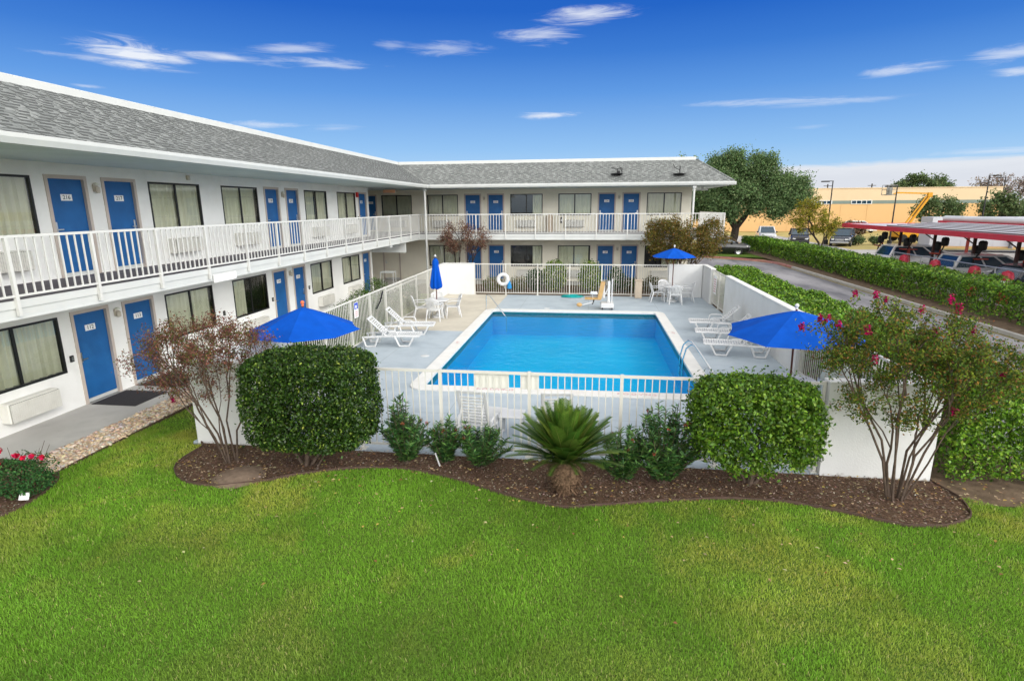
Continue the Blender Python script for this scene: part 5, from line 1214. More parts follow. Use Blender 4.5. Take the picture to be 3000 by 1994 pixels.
multistem('crape_myrtle', 'multi-stemmed tree with pink flowers before the front right wall', 'tree', (4.58, 8.32, 0), pr, 11, .0031, 62, .115, .044, [(.09, .135, .022), (.15, .18, .03), (.24, .12, .045), (.05, .10, .025), (.22, .26, .03), (.34, .20, .04), (.13, .23, .02)], [.29, .19, .12, .20, .09, .03, .08], 'bark', 'crape myrtles round the pool', flowers=flw)
pl = np.concatenate([blob((-6.35, 8.3, 2.12), (1.0, .75, .52), 150, .2), blob((-7.0, 8.3, 1.75), (.75, .6, .5), 60, .2), blob((-5.6, 8.35, 2.0), (.55, .5, .5), 45, .2), blob((-6.4, 8.2, 1.35), (.9, .5, .25), 20)])
multistem('crape_myrtle', 'half-bare reddish shrub tree before the front left wall', 'tree', (-6.03, 8.28, 0), pl, 9, .0030, 62, .125, .037, [(.18, .07, .058), (.25, .115, .085), (.13, .07, .048), (.14, .14, .04), (.32, .16, .08), (.09, .12, .03)], [.28, .24, .16, .16, .06, .10], 'bark', 'crape myrtles round the pool', flowers=[(-6.88, 8.15, 1.14)])
pb = blob((4.45, 28.75, 2.72), (2.2, 1.05, 1.15), 270, .4)
multistem('crape_myrtle', 'dense olive-brown tree behind the small open umbrella', 'tree', (4.5, 28.75, 0), pb, 5, .0075, 88, .27, .085, [(.14, .12, .025), (.20, .14, .035), (.11, .12, .03), (.24, .13, .045), (.45, .42, .33)], [.34, .27, .24, .12, .03], 'bark', 'crape myrtles round the pool', foot=.2)
pb = blob((-6.45, 28.8, 2.75), (1.5, .8, .85), 120, .35)
multistem('crape_myrtle', 'sparse brown-leaved tree in front of the far wing beside the closed umbrella', 'tree', (-6.55, 28.8, 0), pb, 4, .0075, 40, .22, .075, [(.16, .075, .05), (.22, .12, .08), (.12, .06, .045), (.30, .20, .14)], None, 'barkdark', 'crape myrtles round the pool', foot=.2)

def oleander(label, x, y, w, h, n, bud=.04):  # leafy stems fanning out from one foot
    t = thing('oleander', label, 'shrub', (x, y, 0), 0, 'oleanders in the mulch bed'); ns = max(14, int(34*w*h/.8)); LP, OU = [], []; m = MB(); buds = []
    for k in range(ns):
        a = rng.uniform(0, 2*pi); q = rng.uniform(.1, 1)**.6; tip = np.array([cos(a)*w*.5*q, sin(a)*w*.34*q, h*(1.02-.62*q*q)*rng.uniform(.72, 1.05)]); p0 = np.array([cos(a)*.05, sin(a)*.05, 0]); mid = p0*.5+tip*.5+np.array([0, 0, .06])
        m.tube([p0, mid, tip], [.009, .007, .004], 4, caps=False)
        s = rng.uniform(.08, 1.0, n); c = ((1-s)**2)[:, None]*p0+(2*s*(1-s))[:, None]*mid+(s*s)[:, None]*tip
        aa = rng.uniform(0, 2*pi, n); o = np.stack([np.cos(aa), np.sin(aa), rng.uniform(.2, 1.1, n)], 1); o = unit(o); LP.append(c+o*.05); OU.append(o)
        if rng.random() < bud*6: buds.append(tip)
    m.build('stems', M['bark'], t)['kind'] = 'stuff'
    P = np.concatenate(LP); O = np.concatenate(OU); nn = len(P); L_ = rng.uniform(.10, .16, nn)[:, None]; W = L_*.088
    sd = unit(np.cross(O, rng.normal(size=(nn, 3))*.4+np.array([0, 0, 1.]))); dr = np.array([0, 0, -.25])
    V = np.stack([P-O*L_*.5, P+sd*W, P+O*L_*.5+dr*L_*.4, P-sd*W], 1).reshape(-1, 3)
    np_mesh('foliage', V, np.arange(4*nn).reshape(nn, 4), None, M['leaf'], t, palette(nn, [(.055, .145, .04), (.09, .21, .05), (.15, .29, .065), (.035, .10, .03)], None, .2), 4)
    for q in buds[:7]:
        FP = q+np.clip(rng.normal(0, .016, (26, 3)), -.026, .026); leaves('flower_bud', FP, unit(FP-q), .03, .5, palette(26, [(.35, .06, .045), (.28, .09, .05), (.2, .1, .04)], None, .2), M['petal'], t)
oleander('tallest left oleander with reddish tips beside the large clipped shrub', -3.02, 8.6, 1.0, 1.2, 70)
oleander('small oleander in the middle of the left group of three', -2.36, 8.68, .85, .86, 66, .02)
oleander('low spreading oleander right in the left group, next to the sago palm', -1.72, 8.58, 1.05, .9, 72, .02)
oleander('narrow oleander right of the sago palm', .60, 8.40, .85, 1.02, 72, .02)
oleander('tall bushy oleander beside the bright clipped shrub', 1.22, 8.42, 1.2, 1.32, 90, .03)
# sago palm
t = thing('sago_palm', 'sago palm with stubby shaggy trunk in the middle of the mulch bed', 'palm', (-.29, 7.95, 0))
m = MB(); m.lathe([(.13, -.03), (.17, .08), (.215, .2), (.225, .34), (.2, .46), (.12, .53), (.001, .55)], (0, 0, 0), 18); 
for k in range(420):
    a = rng.uniform(0, 2*pi); z = rng.uniform(.04, .5); r = .15+.075*sin(min(1, z/.34)*pi/2); o = np.array([cos(a), sin(a), .0]); L_ = rng.uniform(.05, .10); p = np.array([o[0]*r, o[1]*r, z]); sd = np.array([-o[1], o[0], 0])*.014; q = p+o*L_*.75+np.array([0, 0, rng.uniform(-.06, .05)])
    m.add([p-sd, p+sd, q+sd*.5, q-sd*.5], [(0, 1, 2, 3)])
m.build('trunk', M['palmtrunk'], t)
V, C = [], []
sp = MB()
for k in range(118):
    a = k*2.39996+rng.normal(0, .1); tilt = R(88-60*((k+1)/118)**1.0)+rng.normal(0, .05); L_ = rng.uniform(.78, .97)
    h = np.array([cos(a), sin(a), 0]); up0 = np.array([0, 0, 1.]); pts = []
    p = np.array([h[0]*.05, h[1]*.05, .46]); e = tilt
    for s in range(15): pts.append(p.copy()); p = p+(h*cos(e)+up0*sin(e))*(L_/14); e -= (.006+.034*cos(tilt))*(1+s*.05)
    sp.tube(pts[::2], [.009, .008, .007, .006, .005, .004, .003, .002][:len(pts[::2])], 4, caps=False)
    tone = palette(1, [(.045, .11, .014), (.08, .16, .02), (.15, .23, .03)], [.45, .4, .15], .12)[0]
    for i in range(2, 15):
        for j in range(4):
            f = (i-1+j/4)/14; c = pts[i-1]+(pts[i]-pts[i-1])*(j/4); tn = pts[i]-pts[i-1]; tn = tn/np.linalg.norm(tn)
            side = np.cross(tn, up0); side = side/max(np.linalg.norm(side), 1e-6); nn = np.cross(side, tn)
            ll = .16*sin(min(1, f*1.5+.16)*pi/2)*(1-.75*max(0, f-.55)/.45)+.02
            for s_ in (1, -1):
                dv = side*s_*.80+tn*.62+nn*.32; dv = dv/np.linalg.norm(dv); w_ = tn*.0078
                V += [c-w_, c+w_, c+dv*ll*.6+w_*.8-nn*.008, c+dv*ll-nn*.02]; C.append(tone*rng.uniform(.8, 1.2))
n = len(C); np_mesh('fronds', np.array(V), np.arange(4*n).reshape(n, 4), None, M['leaf'], t, np.clip(np.array(C), .003, 1), 4)
sp.build('frond_stalks', noisy('frond_stalk', (.16, .19, .04), .1, 9, .5), t)['kind'] = 'stuff'
# rose bush
t = thing('rose_bush', 'low rose bush with red blooms at the lower left', 'rose bush', (-8.55, 6.85, 0))
P = blob((0, 0, .30), (.50, .40, .33), 4200, .45); P = P[P[:, 2] > -.0]; lp_ = vnoise(P[:, 0]+9, P[:, 1]+P[:, 2], 41, .16); P *= (.78+.55*lp_)[:, None]; n = len(P)
leaves('foliage', P, unit(P-np.array([0, 0, .2])), .036, .65, palette(n, [(.03, .10, .03), (.05, .14, .04), (.08, .18, .05), (.12, .07, .04)], [.4, .35, .2, .05], .2), M['leafdull'], t, flat=.5)
m = MB()
for k in range(14): a = rng.uniform(0, 2*pi); q = rng.uniform(.2, .5); m.tube([(0, 0, 0), (cos(a)*q*.5, sin(a)*q*.4, .3), (cos(a)*q, sin(a)*q*.8, rng.uniform(.5, .75))], [.009, .006, .003], 4, caps=False)
m.build('stems', M['bark'], t)
for q in [(-8.71, 6.75, .74), (-8.62, 6.62, .60), (-8.44, 6.75, .68), (-8.36, 6.78, .64), (-8.22, 6.8, .66), (-8.78, 6.55, .42), (-8.82, 6.5, .28), (-8.12, 6.85, .62)]:
    q = np.array(q)-np.array([-8.55, 6.85, 0]); FP = q+rng.normal(0, .018, (34, 3)); leaves('flower', FP, unit(FP-q+1e-4), .042, .9, palette(34, [(.58, .01, .04), (.65, .02, .10)], None, .15), M['petal'], t, flat=.7)
# shrubs behind the back fence and along the long wing
def small_shrub(label, x, y, half, n, size, cols, w=None, group='shrubs behind the back fence', aspect=.55):
    t = thing('garden_shrub', label, 'shrub', (x, y, 0), 0, group); P = blob((0, 0, half[2]), half, n, .5); k = P[:, 2] > 0; P = P[k]
    P += (unit(P-np.array([0, 0, half[2]*.6]))*(rng.random((len(P), 1))**3*.16))
    leaves('foliage', P, unit(P-np.array([0, 0, half[2]*.5])), size, aspect, palette(len(P), cols, w, .2), M['leafdull'], t, flat=.4)
    m = MB()
    for j in range(6): a = j*1.05; m.tube([(0, 0, -.02), (cos(a)*half[0]*.3, sin(a)*half[1]*.3, half[2]*.8), (cos(a)*half[0]*.7, sin(a)*half[1]*.7, half[2]*1.5)], [.014, .01, .005], 4, caps=False)
    m.build('stems', M['bark'], t)
VG = [(.10, .19, .022), (.20, .29, .035), (.38, .42, .12), (.05, .12, .018)]
small_shrub('tall variegated yellow-green shrub left of two behind the back fence', -1.75, 29.0, (.62, .5, .78), 2600, .10, VG, [.4, .25, .15, .2])
small_shrub('tall variegated yellow-green shrub right of two behind the back fence', .05, 29.0, (.58, .5, .76), 2400, .10, VG, [.4, .25, .15, .2])
small_shrub('dark rounded shrub left of the variegated pair', -2.75, 29.1, (.5, .4, .55), 1500, .09, [(.02, .07, .015), (.04, .10, .02)])
small_shrub('dark shrub in front of the blue door behind the pool lift', 1.35, 29.1, (.42, .4, .62), 1400, .09, [(.02, .07, .015), (.04, .10, .02)])
small_shrub('low grassy clump behind the life ring', -4.95, 28.9, (.55, .4, .34), 1300, .13, [(.08, .14, .02), (.14, .19, .03), (.2, .12, .04)], aspect=.2)
small_shrub('low brown-green clump right of the life ring', -3.6, 28.9, (.45, .4, .34), 1000, .12, [(.10, .14, .025), (.16, .12, .04)], aspect=.25)
small_shrub('low dark clump left of the beige bin', 2.0, 29.0, (.45, .4, .36), 900, .10, [(.03, .08, .02), (.10, .08, .03)])
small_shrub('low brownish clump right of the beige bin', 3.15, 29.0, (.5, .4, .36), 900, .10, [(.12, .10, .03), (.06, .09, .02)])
for y, h, l in ((13.6, .40, 'low dark shrub outside the left fence, nearest the white side wall'), (15.5, .43, 'low dark shrub outside the left fence behind the blue rules sign'), (17.4, .42, 'low dark shrub outside the left fence behind the nearer lounger'), (19.4, .45, 'low dark shrub outside the left fence behind the farther lounger'), (21.5, .45, 'low dark shrub outside the left fence behind the round table'), (23.6, .48, 'low dark shrub outside the left fence nearest its far end')):
    small_shrub(l, -7.85, y, (.5, .95, h), 2200, .085, [(.04, .10, .015), (.07, .14, .02), (.025, .065, .012)], None, 'low shrubs outside the left fence', .4)
for x, y, h, l in ((-8.75, 18.2, .36, 'lowest green shrub by the left fence, nearest the blue umbrella'), (-8.8, 19.6, .46, 'green shrub by the left fence behind the blue rules sign'), (-8.85, 21.1, .55, 'green shrub along the long wing, second from the far end'), (-8.95, 22.7, .68, 'tallest green shrub along the long wing near the last blue door')):
    small_shrub(l, x, y, (.55, .75, h), 1800, .09, [(.07, .15, .02), (.12, .21, .03), (.04, .09, .015)], None, 'shrubs along the long wing', .3)

# ------------------------------------------------------------------ beyond the driveway
OAK = [(.10, .17, .065), (.14, .22, .09), (.185, .27, .115), (.24, .33, .145), (.06, .105, .04)]
po = np.concatenate([blob((12.9, 57.5, 6.7), (2.2, 2.4, 1.6), 70, .35), blob((16.0, 57.6, 6.7), (2.3, 2.4, 1.5), 70, .35), blob((14.4, 57, 5.2), (2.8, 2.4, 1.2), 60, .3), blob((12.4, 56.6, 4.0), (1.7, 1.5, 1.3), 50, .2), blob((19.0, 57, 6.0), (.9, 1.0, .7), 18), blob((11.4, 57, 6.4), (1.9, 2.2, 2.0), 50, .3), blob((17.5, 57.5, 5.8), (1.8, 2.2, 1.2), 60, .3), blob((12.9, 57, 8.3), (1.2, 1.3, .8), 22), blob((15.8, 57.3, 8.2), (1.6, 1.3, .7), 26), blob((16.2, 56.3, 3.9), (2.6, 1.8, .9), 56), blob((11.8, 56.5, 4.4), (1.6, 1.6, .9), 26), blob((10.0, 57, 4.7), (2.2, 1.8, 2.1), 80), blob((18.6, 57, 4.9), (2.1, 1.8, 1.0), 50), blob((12.0, 57.5, 8.1), (1.6, 1.6, 1.0), 30)])
multistem('oak_tree', 'large spreading oak tree beyond the right end of the motel', 'tree', (13.3, 57.5, 0), po, 1, .021, 135, .70, .20, OAK, [.3, .3, .2, .08, .12], 'barkdark', 'trees beyond the driveway', mat='leafdull', f=.30, wob=.09, foot=0, jit=.18, droop=.1)
pt = blob((7.9, 52, 7.4), (1.5, 1.2, 1.25), 40)
multistem('bare_topped_tree', 'thin leafy treetop showing above the right end of the motel roof', 'tree', (8.1, 52, 0), pt, 1, .02, 10, .4, .25, OAK, None, 'barkdark', 'trees beyond the driveway', f=.3, foot=0)
pp = np.concatenate([blob((19.3, 54, 2.9), (2.2, 1.6, 1.3), 120, .3), blob((19.0, 54, 4.2), (1.4, 1.2, .9), 40), blob((21.0, 54, 2.2), (1.3, 1.0, .9), 30)])
multistem('yellow_leaved_tree', 'small yellow-green tree before the parked pickups', 'tree', (20.4, 54.2, 0), pp, 2, .011, 34, .3, .15, [(.30, .26, .03), (.22, .22, .03), (.15, .17, .03), (.42, .34, .04)], [.35, .3, .2, .15], 'barkdark', 'trees beyond the driveway', f=.35)
def far_tree(label, c, half, base, nt, leafn, spread, size, cols, hol=.5, kind='background_tree', cat='tree', group='trees near the warehouse', nst=2, rt=.022):
    return multistem(kind, label, cat, base, blob(c, half, nt, hol), nst, rt, leafn, spread, size, cols, None, 'barkdark', group, f=.34, foot=.2, jit=.16)
GR = [(.09, .14, .055), (.13, .19, .075), (.17, .22, .10), (.065, .105, .045)]  # greens lightened to put distance haze into the leaf colour
far_tree('dark green round bush-like tree in front of the warehouse behind the canopy roof', (41.4, 76, 3.2), (3.0, 2, 2.1), (41.4, 76, 0), 90, 60, .6, .32, GR)
far_tree('green tree between the two tall light poles, before the warehouse', (48.0, 76, 3.3), (2.6, 2, 2.4), (48, 76, 0), 80, 60, .6, .32, GR)
far_tree('broad green tree at the far right behind the tall light pole', (53.5, 77, 3.6), (3.8, 2.4, 2.6), (53.5, 77, 0), 110, 60, .7, .34, GR)
far_tree('orange-tinted small tree at the right edge above the canopy', (52.5, 70, 2.9), (1.8, 1.6, 1.9), (52.5, 70, 0), 50, 50, .5, .3, [(.32, .16, .03), (.24, .16, .04), (.16, .15, .04)])
far_tree('domed dark green tree rising behind the warehouse roof', (64.5, 125, 7.4), (5.6, 3, 2.4), (64.5, 125, 0), 110, 70, .9, .5, GR, nst=1, rt=.04)
far_tree('grey leafless tree line top behind the warehouse at right', (80, 125, 7.6), (8.5, 3, 1.9), (80, 125, 0), 150, 14, 1.0, .45, [(.26, .21, .18), (.33, .27, .24), (.2, .16, .14)], nst=5, rt=.03)
far_tree('pale green tree at the right edge behind the warehouse end', (72, 96, 4.4), (4.5, 3, 2.8), (72, 96, 0), 90, 60, .8, .42, [(.13, .17, .05), (.17, .2, .06), (.1, .13, .05)])
far_tree('low brown shrub mound in front of the warehouse, left of the canopy tip', (33.8, 80, 1.1), (1.6, 1, 1.1), (33.8, 80, 0), 60, 34, .4, .26, [(.17, .11, .07), (.22, .15, .10), (.12, .09, .06)], kind='background_shrub', cat='shrub')
for x, y, l in ((28.5, 66, 'small round shrub in the dry grass right of the dark pickup'), (30.8, 67, 'small dark shrub in the dry grass near the white trailer')):
    far_tree(l, (x, y, .45), (.8, .6, .5), (x, y, 0), 24, 40, .25, .2, GR, kind='background_shrub', cat='shrub', group='small shrubs in the dry field')
# grass strip behind the bend of the drive
mb = MB(); mb.quad((25.5, 60, -.115), (48, 60, -.115), (60, 99, -.115), (27, 99, -.115)); struct('dry_grass_field', mb, M['drygrass'])
# warehouse
t = thing('warehouse', 'long tan warehouse with a grey-green band across its wall', 'warehouse', (35, 100, 0)); W_ = lambda x0, x1, z0, z1, y0=0, y1=30: ((x0-35, y0, z0), (x1-35, y1, z1))
m = MB(); m.box(*W_(4, 63.4, -.1, 4.22))
for k in range(1, 15): m.box(*W_(4+k*4-.03, 4+k*4+.03, 0, 4.2, -.03, 0))
m.build('lower_wall', M['warehouse'], t)
m = MB(); m.box(*W_(4, 63.4, 4.22, 4.74, -.02)); m.build('band', M['band'], t)
m = MB(); m.box(*W_(4, 63.4, 4.74, 6.6)); m.box(*W_(3.9, 63.5, 6.6, 6.72, -.1, 30.1)); m.build('upper_wall', M['warehouse_top'], t)
for x0 in (35.4, 41.4, 20.0, 27.5):
    m = MB(); m.box(*W_(x0, x0+3.15, 4.18, 4.80, -.10, -.02)); w_ = m.build('window', M['trim'], t)
    for k in range(4): m = MB(); m.box(*W_(x0+.12+k*.75, x0+.12+k*.75+.62, 4.27, 4.71, -.12, -.10)); m.build('pane', M['carglass'], w_)
# light poles
def pole(label, x, y, h, arm=1):
    t = thing('light_pole', label, 'lamp post', (x, y, 0), 0, 'light poles in the car park'); m = MB(); m.tube([(0, 0, 0), (0, 0, h)], [.085, .055], 8); m.lathe([(.22, 0), (.22, .5), (.001, .5)], (0, 0, 0), 10); m.build('post', M['black'] if arm else M['galv'], t)
    m = MB(); m.box((-.05 if arm > 0 else -.9, -.05, h-.04), (.9*abs(arm) if arm > 0 else .05, .05, h+.03)); m.box((.35 if arm > 0 else -1.15, -.18, h-.10), (1.15 if arm > 0 else -.35, .18, h+.02), 0, .04); m.build('lamp_head', M['black'], t)
pole('thin light pole left of the yellow boom, lamp head pointing left', 25.3, 66, 6.6, -1)
pole('leaning-looking light pole just left of the yellow boom lift', 31.2, 65, 6.0, -1)
pole('tallest light pole at the right with a broad lamp head', 42.7, 70, 7.15, 1)
pole('farther light pole at the right edge above the trees', 53.8, 85, 7.5, -1)
for x, l in ((67.7, 'small utility pole on the skyline left of the domed tree'), (79.6, 'small crossarm utility pole on the skyline nearest the domed tree')):
    t = thing('utility_pole', l, 'utility pole', (x, 180, 0), 0, 'utility poles on the skyline'); m = MB(); m.tube([(0, 0, 0), (0, 0, 9.8)], .16, 6); m.build('post', M['barkdark'], t); m = MB(); m.box((-1.1, -.08, 9.2), (1.1, .08, 9.35)); m.build('crossarm', M['barkdark'], t)
# boom lift
t = thing('boom_lift', 'yellow boom lift with raised jointed arm before the warehouse', 'boom lift', (36.0, 71, 0))
m = MB(); m.box((-1.6, -1.1, .5), (1.2, 1.1, 1.2), 0, .1); m.build('chassis', M['liftyellow'], t)
for sx in (-1.1, .8):
    for sy in (-1, 1): m = MB(); m.lathe([(.001, -.2), (.42, -.2), (.45, 0), (.42, .2), (.001, .2)], (0, 0, 0), 14); m.transform(Matrix.Translation((sx, sy*1.05, .42)) @ Matrix.Rotation(R(90), 4, 'X')); m.build('wheel', M['tyre'], t)
m = MB(); m.tube([(-.6, 0, 1.2), (1.55, 0, 5.0)], .15, 4); m.tube([(-.9, 0, 1.4), (1.2, 0, 5.0)], .10, 4); m.box((1.3, -.18, 4.9), (1.8, .18, 5.42), 0, .05); m.build('lower_arm', M['liftyellow'], t)
m = MB(); m.tube([(1.7, 0, 5.3), (-1.9, 0, 5.42)], .11, 4); m.tube([(-1.9, 0, 5.42), (-2.2, 0, 5.25)], .09, 4); m.build('upper_arm', M['liftyellow'], t)
m = MB()
for z in (5.2, 5.75, 6.25):
    m.tube([(-3.2, -.6, z), (-2.2, -.6, z), (-2.2, .6, z), (-3.2, .6, z), (-3.2, -.6, z)], .035, 4)
for a in (-3.2, -2.7, -2.2):
    for b in (-.6, .6): m.tube([(a, b, 5.2), (a, b, 6.25)], .035, 4)
m.box((-3.2, -.6, 5.15), (-2.2, .6, 5.2)); m.box((-2.9, -.35, 5.2), (-2.5, .2, 6.0), 0, .08); m.build('basket', M['ac_dark'], t)
# white trailer behind the canopy
t = thing('site_trailer', 'white trailer building with a blue sign behind the car wash canopy', 'trailer', (31.0, 57.5, 0), R(-8))
m = MB(); m.box((0, 0, .25), (6.2, 2.6, 3.0), 0, .03); m.box((6.25, -.4, .25), (12, 2.4, 3.0), 0, .03)
for k in range(1, 5): m.box((k*1.24-.015, -.012, .3), (k*1.24+.015, 0, 2.95))
m.build('trailer_body', M['canwhite'], t)
m = MB(); m.box((.05, -.015, .25), (6.15, -.002, .42)); m.box((6.3, -.415, .25), (11.9, -.402, .42)); m.build('skirt', M['tan'], t)
m = MB(); m.box((1.55, -.05, 1.35), (2.55, -.02, 2.35), 0, .02); m.box((1.62, -.055, 1.8), (2.48, -.05, 1.86), 1); m.box((1.62, -.055, 1.45), (2.48, -.05, 1.62), 1); m.build('sign', [noisy('sky_blue_sign', (.03, .28, .55), .05, 5, .5), M['white_plate']], t)
m = MB(); m.box((3.4, -.05, 1.5), (4.3, -.02, 2.2), 0, .02); m.build('notice', M['white_plate'], t)
# car wash canopies
def canopy(label, x0, x1, y0, y1, z, strips, posts):
    t = thing('carwash_canopy', label, 'canopy', (x0, (y0+y1)/2, 0), 0, 'car wash canopies'); cy = (y0+y1)/2
    m = MB(); m.box((0, y0-cy, z-.03), (x1-x0, y1-cy, z)); m.build('roof_panel', M['canwhite'], t)
    m = MB(); m.box((-.08, y0-cy-.06, z-.24), (-.002, y1-cy+.06, z+.03)); m.box((0, y1-cy+.001, z-.24), (x1-x0, y1-cy+.08, z+.03)); m.build('fascia', M['red'], t)
    for x, ya in strips:
        m = MB(); m.box((x-x0, y0-cy, z+.002), (x-x0+.45, ya-cy, z+.065)); m.box((x-x0-.01, y0-cy, z+.065), (x-x0+.48, ya-cy, z+.075), 1); m.build('roof_rib', [M['canrib'], M['canwhite']], t)
    for y in posts:
        m = MB(); m.box((1.17, y-cy-.06, -.1), (1.29, y-cy+.06, z-.03)); m.tube([(1.2, y-cy, z-.65), (.35, y-cy, z-.06)], .035, 4); m.build('post', M['postdark'], t)
canopy('crimson-edged white car wash canopy with ribbed roof', 18.4, 26.5, 12, 45.2, 2.84, [(18.9, 40.0), (20.1, 41.2), (21.3, 42.4), (22.6, 44.0), (23.9, 45.0), (25.2, 45.0)], [39.6, 35.9, 32.4, 29.3, 25.5, 21])
t = thing('carwash_canopy', 'second red-framed canopy carrying a long silver roll, behind the first', 'canopy', (28.5, 44, 0), 0, 'car wash canopies')
m = MB(); m.box((0, -20, 2.75), (9, 8, 2.8)); m.build('roof_panel', M['redframe'], t)
m = MB(); m.box((-.06, -20, 2.6), (-.002, 8, 2.86)); m.box((0, 8.001, 2.6), (9, 8.06, 2.86)); m.build('fascia', M['red'], t)
m = MB(); m.tube([(.5, -2, 3.02), (.5, 8, 3.02)], .24, 10); m.build('cover_roll', M['silver'], t, smooth=True)
m = MB(); m.box((.2, -20, 2.81), (2.2, -2.3, 3.2), 0, .03); m.build('cover_roll', M['canwhite'], t)
for y in (-12, -3, 6): m = MB(); m.box((1.2, y-.08, -.1), (1.36, y+.08, 2.745)); m.build('post', M['redframe'], t)
for i, (y, l) in enumerate(((42.4, 'farthest'), (39.0, 'second farthest'), (35.7, 'middle'), (32.4, 'second nearest'), (29.2, 'nearest'))):
    if i == 0:
        v0 = thing('vacuum_station', '', 'vacuum', (19.9, y, 0), 0, 'vacuum stations under the canopy')
        for dy, dz in ((-.22, 2.12), (.22, 1.85)):
            m = MB(); m.lathe([(.001, 0), (.15, .02), (.19, .12), (.19, .42), (.13, .5), (.001, .52)], (0, dy, dz-.25), 12); m.build('vacuum_drum', M['black'], v0, smooth=True)
        m = MB(); m.tube([(-.3, -.3, -.1), (0, 0, 1.5)], .05, 4); m.tube([(-.3, .3, -.1), (0, 0, 1.5)], .05, 4); m.tube([(.3, 0, -.1), (0, 0, 1.65)], .05, 4); m.box((-.35, -.35, 1.42), (.3, .35, 1.48)); m.build('stand', M['redframe'], v0)
        m = MB(); m.tube([(0, -.2, 1.9), (-.35, -.3, 1.4), (-.4, -.25, .8), (-.25, -.1, .5)], .04, 6); m.build('hose', M['black'], v0); v0['label'] = l+' of the five vacuum stations under the crimson canopy'
    else: dup(v0, (19.9, y, 0), random.uniform(-.5, .5), l+' of the five vacuum stations under the crimson canopy')
# chain link fence and red bins along it
t = thing('chain_link_fence', 'galvanised chain link fence between the far hedge and the parked cars', 'fence', (17.8, 26, 0))
m = MB(); m.quad((0, -16, .0), (0, 10.5, .0), (0, 10.5, 1.45), (0, -16, 1.45)); m.build('wire_mesh', M['chainlink'], t)
m = MB(); m.tube([(0, -16, 1.47), (0, 10.5, 1.47)], .028, 6); m.build('top_rail', M['galv'], t)
for k in range(10): y = 10.4-k*2.9; m = MB(); m.tube([(0, y, -.1), (0, y, 1.5)], .03, 6); m.build('post', M['galv'], t)
for i, (y, h, l) in enumerate(((36.0, 1.32, 'farthest red bin by the chain link fence'), (32.9, 1.32, 'red bin by the fence behind the first silver car'), (29.7, 1.36, 'red bin with white foot by the fence'), (27.5, 1.36, 'red bin by the fence beside the dark vehicle'), (25.6, 1.42, 'largest red bin at the right edge by the fence'))):
    if i == 0:
        r0 = thing('trash_bin', l, 'bin', (18.2, y, 0), 0, 'red bins along the chain link fence'); m = MB(); m.lathe([(.001, -.1), (.22, -.1), (.25, .55), (.25, 1.1), (.2, 1.28), (.001, 1.36)], (0, 0, 0), 14); m.build('bin_body', M['red'], r0, smooth=True); m = MB(); m.lathe([(.253, .80), (.258, .82), (.258, .9), (.253, .92)], (0, 0, 0), 14); m.build('white_band', M['white_plate'], r0)
    else: d = dup(r0, (18.2, y, 0), 0, l); d.scale = (1.35, 1.35, 1.03) if i == 4 else (1, 1, 1)
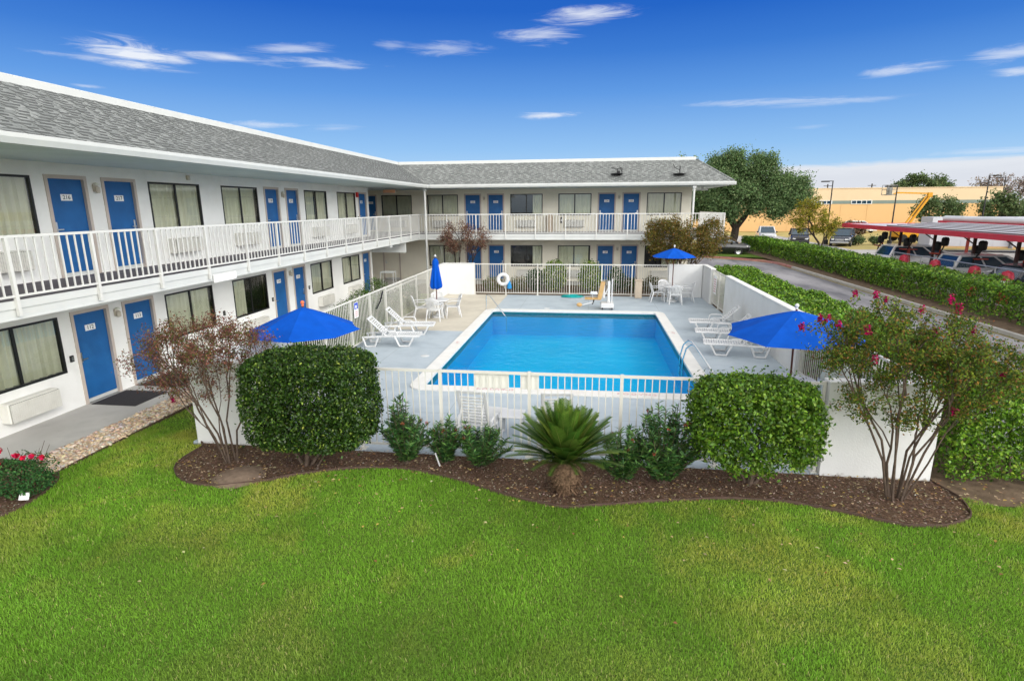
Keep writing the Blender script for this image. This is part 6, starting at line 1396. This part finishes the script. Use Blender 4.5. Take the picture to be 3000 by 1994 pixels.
# ------------------------------------------------------------------ vehicles
def car(label, loc, rz, paint, kind='suv', L_=4.8, W=1.9, Hh=1.75):
    t = thing('parked_car' if kind == 'suv' else 'pickup_truck', label, 'car' if kind == 'suv' else 'pickup', loc, rz, 'vehicles parked beyond the hedge'); h = L_/2; w = W/2; b = 1.14 if kind == 'suv' else 1.12
    st = [(-h, .80, .55, b-.12), (-h+.10, .95, .36, b), (-h+.9, 1, .30, b), (0, 1, .28, b), (h-1.55, 1, .28, b), (h-1.2, 1, .28, b-.02), (h-.35, .97, .30, b-.14), (h-.08, .90, .34, b-.22), (h, .80, .48, b-.34)]
    m = MB(); ring = 9
    for x, k, zb, zt in st:
        for yy, z in ((-.86*w*k, zb), (-w*k, zb+.18), (-w*k, (zb+zt)/2+.05), (-.97*w*k, zt-.10), (-.86*w*k, zt), (.86*w*k, zt), (.97*w*k, zt-.10), (w*k, (zb+zt)/2+.05), (w*k, zb+.18), (.86*w*k, zb)): m.v.append((x, yy, z))
    n = 10
    for i in range(len(st)-1):
        for k in range(n): a = i*n+k; c = i*n+(k+1) % n; m.f.append((a, c, c+n, a+n)); m.m.append(0)
    m.f.append(tuple(range(n))); m.m.append(0); m.f.append(tuple(range((len(st)-1)*n, len(st)*n))[::-1]); m.m.append(0)
    m.build('body', paint, t, smooth=True, fixn=True)
    if kind == 'suv': cab = [(-h+.10, b-.01, .84, -h+.42, Hh-.05, .70), (h-1.0, b-.01, .84, h-2.15, Hh-.06, .72)]
    else: cab = [(-h+2.05, b-.01, .84, -h+2.25, Hh-.05, .70), (h-1.0, b-.01, .84, h-2.05, Hh-.06, .72)]
    (xb0, zb0, wb0, xt0, zt0, wt0), (xb1, zb1, wb1, xt1, zt1, wt1) = cab
    A = [(xb0, -wb0, zb0), (xb1, -wb1, zb1), (xb1, wb1, zb1), (xb0, wb0, zb0)]; B = [(xt0, -wt0, zt0), (xt1, -wt1, zt1), (xt1, wt1, zt1), (xt0, wt0, zt0)]
    m = MB(); m.add(A+B, [(0, 1, 5, 4), (1, 2, 6, 5), (2, 3, 7, 6), (3, 0, 4, 7), (4, 5, 6, 7)]); m.build('window_glass', M['carglass'], t, fixn=True)
    m = MB(); m.box((xt0-.06, -wt0-.05, zt0-.03), (xt1+.06, wt0+.05, zt0+.05), 0, .03)
    for s in (-1, 1):
        for f in ((0, .42, .72, 1) if kind == 'suv' else (0, .5, 1)):
            p = Vector((xb0+(xb1-xb0)*f, s*(wb0+.012), zb0)); q = Vector((xt0+(xt1-xt0)*f, s*(wt0+.012), zt0)); m.tube([p, q], .075 if f in (0, 1) else .05, 4)
    if kind == 'suv':
        for s in (-1, 1): m.tube([(xt0+.1, s*.58, zt0+.09), (xt1-.1, s*.58, zt0+.09)], .02, 4)
    m.build('roof', paint, t)
    if kind != 'suv': m = MB(); m.box((-h+.14, -.72, b+.001), (-h+1.95, .72, b+.012)); m.build('truck_bed', M['black'], t)
    for x in (-h+.95, h-.95):
        for s in (-1, 1):
            o = Matrix.Translation((x, s*(w-.10), .36)) @ Matrix.Rotation(R(-90*s), 4, 'X')
            m = MB(); m.lathe([(.20, .1), (.33, .105), (.365, .06), (.365, -.1), (.20, -.11)], (0, 0, 0), 18); m.transform(o); wh = m.build('wheel', M['tyre'], t, smooth=True)
            m = MB(); m.lathe([(.001, .085), (.06, .085), (.08, .06), (.2, .09), (.215, .095)], (0, 0, 0), 18); m.transform(o); m.build('rim', M['rim'], wh)
    for s in (-1, 1):
        m = MB(); m.box((h-.22, s*w*.62-.16, .66), (h+.004, s*w*.62+.16, .82), 0, .03); m.build('headlight', M['headlight'], t)
        m = MB(); m.box((-h-.012, s*w*.72-.09, .72), (-h+.16, s*w*.72+.09, 1.0), 0, .02); m.build('taillight', M['taillight'], t)
        m = MB(); m.box((h-1.62, s*(w*.98), 1.08), (h-1.45, s*(w*.98+.2), 1.24), 0, .03) if s > 0 else m.box((h-1.62, -(w*.98+.2), 1.08), (h-1.45, -w*.98, 1.24), 0, .03); m.build('wing_mirror', M['black'], t)
    m = MB(); m.box((h-.16, -w*.42, .60), (h+.012, w*.42, .80), 0, .02); m.build('grille', M['rim'] if kind != 'suv' else M['black'], t)
    for e in (1, -1):
        m = MB(); m.box((e*h-.12, -w*.86, .34), (e*h+.06, w*.86, .54), 0, .05); m.build('bumper', M['rim'] if kind != 'suv' else paint, t)
    m = MB(); m.box((-h-.075, -.2, .60), (-h-.02, .2, .74)); m.build('number_plate', M['white_plate'], t)
    return t
def paint(name, c):
    m = noisy(name, c, .03, 2, .25, 0, 1, .6); m.node_tree.nodes['Principled BSDF'].inputs['Coat Weight'].default_value = .6; return m
PS = paint('silver_paint', (.58, .59, .62)); PW = paint('pearl_paint', (.78, .78, .80)); PD = paint('dark_navy_paint', (.012, .018, .035)); PB = paint('black_paint', (.012, .012, .014))
car('pale silver car under the canopy, nearest its far tip', (21.3, 40.3, -.12), R(4), PW, 'suv', 4.9)
car('silver car with roof rails in the middle under the canopy', (20.9, 33.0, -.12), R(3), PS, 'suv', 4.8)
car('dark vehicle under the canopy at the right edge', (21.0, 28.4, -.12), R(2), PD, 'suv', 5.0, 1.95, 1.62)
car('dark pickup facing the drive in the open car park', (27.2, 66.3, -.12), R(-120), PD, 'pickup', 5.6, 2.0, 1.85)
car('silver pickup behind the far hedge by the oak', (21.2, 73.5, -.12), R(-100), PS, 'pickup', 5.4, 1.95, 1.8)
car('dark car half hidden by the yellow-green tree', (23.0, 67.5, -.12), R(-105), PB, 'suv', 4.7)
car('black car at the bend of the drive beside the oak trunk', (11.75, 53.3, -.12), R(-8), PB, 'suv', 4.5, 1.85, 1.75)
car('small white car far off before the warehouse', (41.5, 110-14, -.12), R(-60), PW, 'suv', 4.5)
